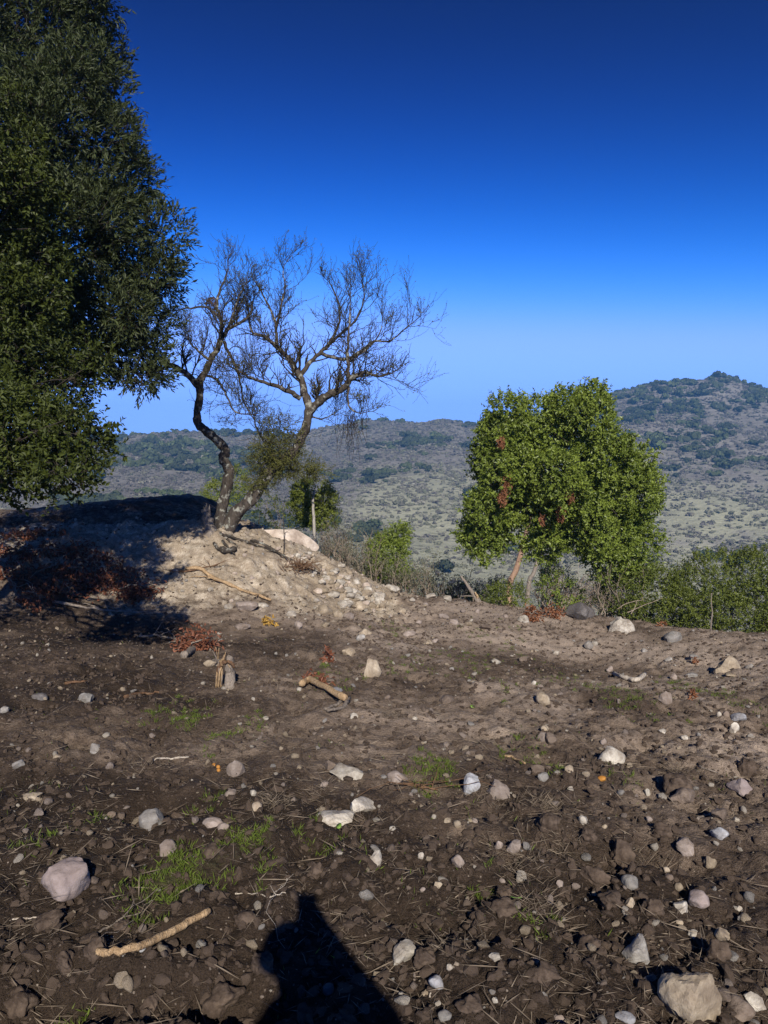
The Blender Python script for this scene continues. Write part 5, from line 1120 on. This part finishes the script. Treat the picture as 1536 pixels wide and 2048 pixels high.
#@@PERSON
# ------------------------------------------------------------------ the photographer, whose shadow falls into the picture
def person():
    gz_ = float(hfun(np.array([0.]), np.array([-.36]))[0])
    J = {'pelvis': (0, -.37, .93, .145), 'spine': (0, -.38, 1.12, .135), 'chest': (.06, -.34, 1.28, .175), 'collar': (.05, -.30, 1.415, .115), 'neck': (.025, -.29, 1.475, .082), 'jaw': (.005, -.28, 1.53, .074), 'head': (-.018, -.28, 1.565, .096), 'crown': (-.018, -.28, 1.625, .070), 'nose': (0, -.185, 1.545, .016),
         'shr': (.18, -.28, 1.40, .095), 'elr': (.235, -.14, 1.27, .082), 'wrr': (.10, -.075, 1.43, .058), 'par': (.075, -.035, 1.475, .030), 'shl': (-.11, -.35, 1.33, .065), 'ell': (-.235, -.39, 1.10, .050), 'wrl': (-.245, -.30, .87, .034), 'pal': (-.25, -.27, .80, .032),
         'hpr': (.095, -.37, .87, .11), 'knr': (.11, -.35, .50, .066), 'anr': (.12, -.40, .10 + gz_, .048), 'tor': (.14, -.24, .05 + gz_, .042), 'her': (.12, -.44, .05 + gz_, .042), 'hpl': (-.095, -.37, .87, .11), 'knl': (-.11, -.36, .50, .066), 'anl': (-.12, -.41, .10 + gz_, .048), 'tol': (-.14, -.25, .05 + gz_, .042), 'hel': (-.12, -.45, .05 + gz_, .042)}
    E = [('pelvis', 'spine'), ('spine', 'chest'), ('chest', 'collar'), ('collar', 'neck'), ('neck', 'jaw'), ('jaw', 'head'), ('head', 'crown'), ('head', 'nose'), ('collar', 'shr'), ('shr', 'elr'), ('elr', 'wrr'), ('wrr', 'par'), ('collar', 'shl'), ('shl', 'ell'), ('ell', 'wrl'), ('wrl', 'pal'),
         ('pelvis', 'hpr'), ('hpr', 'knr'), ('knr', 'anr'), ('anr', 'tor'), ('anr', 'her'), ('pelvis', 'hpl'), ('hpl', 'knl'), ('knl', 'anl'), ('anl', 'tol'), ('anl', 'hel')]
    # right hand closed round the lower half of the phone, left hand hanging slightly curled
    def finger(nm, root, pts, r0=.0095):
        last = root
        for i, q in enumerate(pts): J[nm + str(i)] = (*q, r0 - .0012 * i); E.append((last, nm + str(i))); last = nm + str(i)
    for i in range(4): z_ = 1.50 + .021 * i - .012; finger('fr%d' % i, 'par', [(.062, -.018, z_), (.046, .004 - .002 * i, z_ + .004), (.020, .006, z_ + .006), (.002, .005, z_ + .004)])
    finger('tr', 'par', [(.058, -.045, 1.50), (.045, -.035, 1.535), (.022, -.032, 1.555)], .0105)
    for i in range(4): y_ = -.245 - .021 * i; finger('fl%d' % i, 'pal', [(-.255, y_, .765), (-.255, y_ + .004, .735), (-.245, y_ + .008, .708)])
    finger('tl', 'pal', [(-.235, -.235, .79), (-.225, -.222, .765), (-.222, -.218, .742)], .0105)
    nm = list(J); me = bpy.data.meshes.new('body'); me.from_pydata([J[k][:3] for k in nm], [(nm.index(a), nm.index(b)) for a, b in E], []); ob = bpy.data.objects.new('body', me); COL.objects.link(ob)
    sk = ob.modifiers.new('skin', 'SKIN'); sv = me.skin_vertices[0].data
    for i, k in enumerate(nm): sv[i].radius = (J[k][3],) * 2; sv[i].use_root = (k == 'pelvis')
    sd = ob.modifiers.new('smooth', 'SUBSURF'); sd.levels = 2; sd.render_levels = 2
    bpy.context.view_layer.update(); dg = bpy.context.evaluated_depsgraph_get(); em = bpy.data.meshes.new_from_object(ob.evaluated_get(dg)); bpy.data.objects.remove(ob)
    sk_, jk, tr_, sh_ = mat_plain('skin', (.42, .24, .16), (.50, .30, .21), 30.0, .5, .4), mat_plain('dark_jacket', (.025, .028, .035), (.045, .048, .055), 60.0), mat_plain('blue_trousers', (.035, .045, .075), (.06, .07, .10), 80.0), mat_plain('brown_shoes', (.05, .03, .02), (.09, .06, .04), 40.0)
    em.materials.clear()
    for m_ in (sk_, jk, tr_, sh_): em.materials.append(m_)
    for f in em.polygons:
        c = f.center; hand = (c.x > .0 and c.y > -.095 and c.z > 1.38) or (c.x < -.2 and c.z < .855 and c.z > .6)
        f.material_index = 0 if hand or c.z > 1.465 else 3 if c.z < .12 + gz_ else 2 if c.z < .92 and abs(c.x) < .215 else 1; f.use_smooth = True
    t = thing('person', 'person in a dark jacket holding up a phone, casting the foreground shadow', 'person', (0, -.38, gz_))
    for v in em.vertices: v.co.y += .38; v.co.z -= gz_
    link('body', em, t)
    V, F = ico(3); k = (V[:, 2] > -.25) & ~((V[:, 1] > .35) & (V[:, 2] < .45)); F = F[k[F].all(1)]; Vh = V * [.100, .108, .106] * (1 + .03 * perlin3(V * 5, 3))[:, None] + [-.018, -.288 + .38, 1.57 - gz_]
    link('hair', mesh_arrays('hair', Vh, F, mat_plain('dark_hair', (.015, .011, .008), (.04, .028, .02), 120.0, .6), True), t)
    for sx in (-1, 1):
        V, F = ico(2); link('ear', mesh_arrays('ear', V * [.012, .022, .034] + [sx * .086, -.28 + .38, 1.55 - gz_], F, sk_, True), t)
        link('eye', mesh_arrays('eye', V * .013 + [sx * .032, -.20 + .38, 1.57 - gz_], F, mat_plain('eye_%d' % (sx + 1), (.03, .02, .015), (.6, .6, .6), 90.0, .2, .5), True), t)
    bm = bmesh.new(); bmesh.ops.create_cube(bm, size=1); bmesh.ops.scale(bm, vec=(.076, .0085, .162), verts=bm.verts); bmesh.ops.bevel(bm, geom=bm.edges[:], offset=.0035, segments=2, affect='EDGES'); pm = bpy.data.meshes.new('phone'); bm.to_mesh(pm); bm.free(); pm.materials.append(mat_plain('phone_shell', (.02, .02, .022), (.03, .03, .033), 60.0, .3, .5))
    ph = thing('phone', 'slim dark phone held up in front of the face', 'phone', (0.012, -.014, 1.6 - .066)); link('shell', pm, ph)
    sc_ = bmesh.new(); bmesh.ops.create_cube(sc_, size=1); bmesh.ops.scale(sc_, vec=(.070, .001, .152), verts=sc_.verts); sm_ = bpy.data.meshes.new('screen'); sc_.to_mesh(sm_); sc_.free(); sm_.materials.append(mat_plain('screen_glass', (.01, .01, .012), (.015, .015, .02), 60.0, .08, .5)); so = link('screen', sm_, ph); so.location = (0, -.0052, 0)
person()
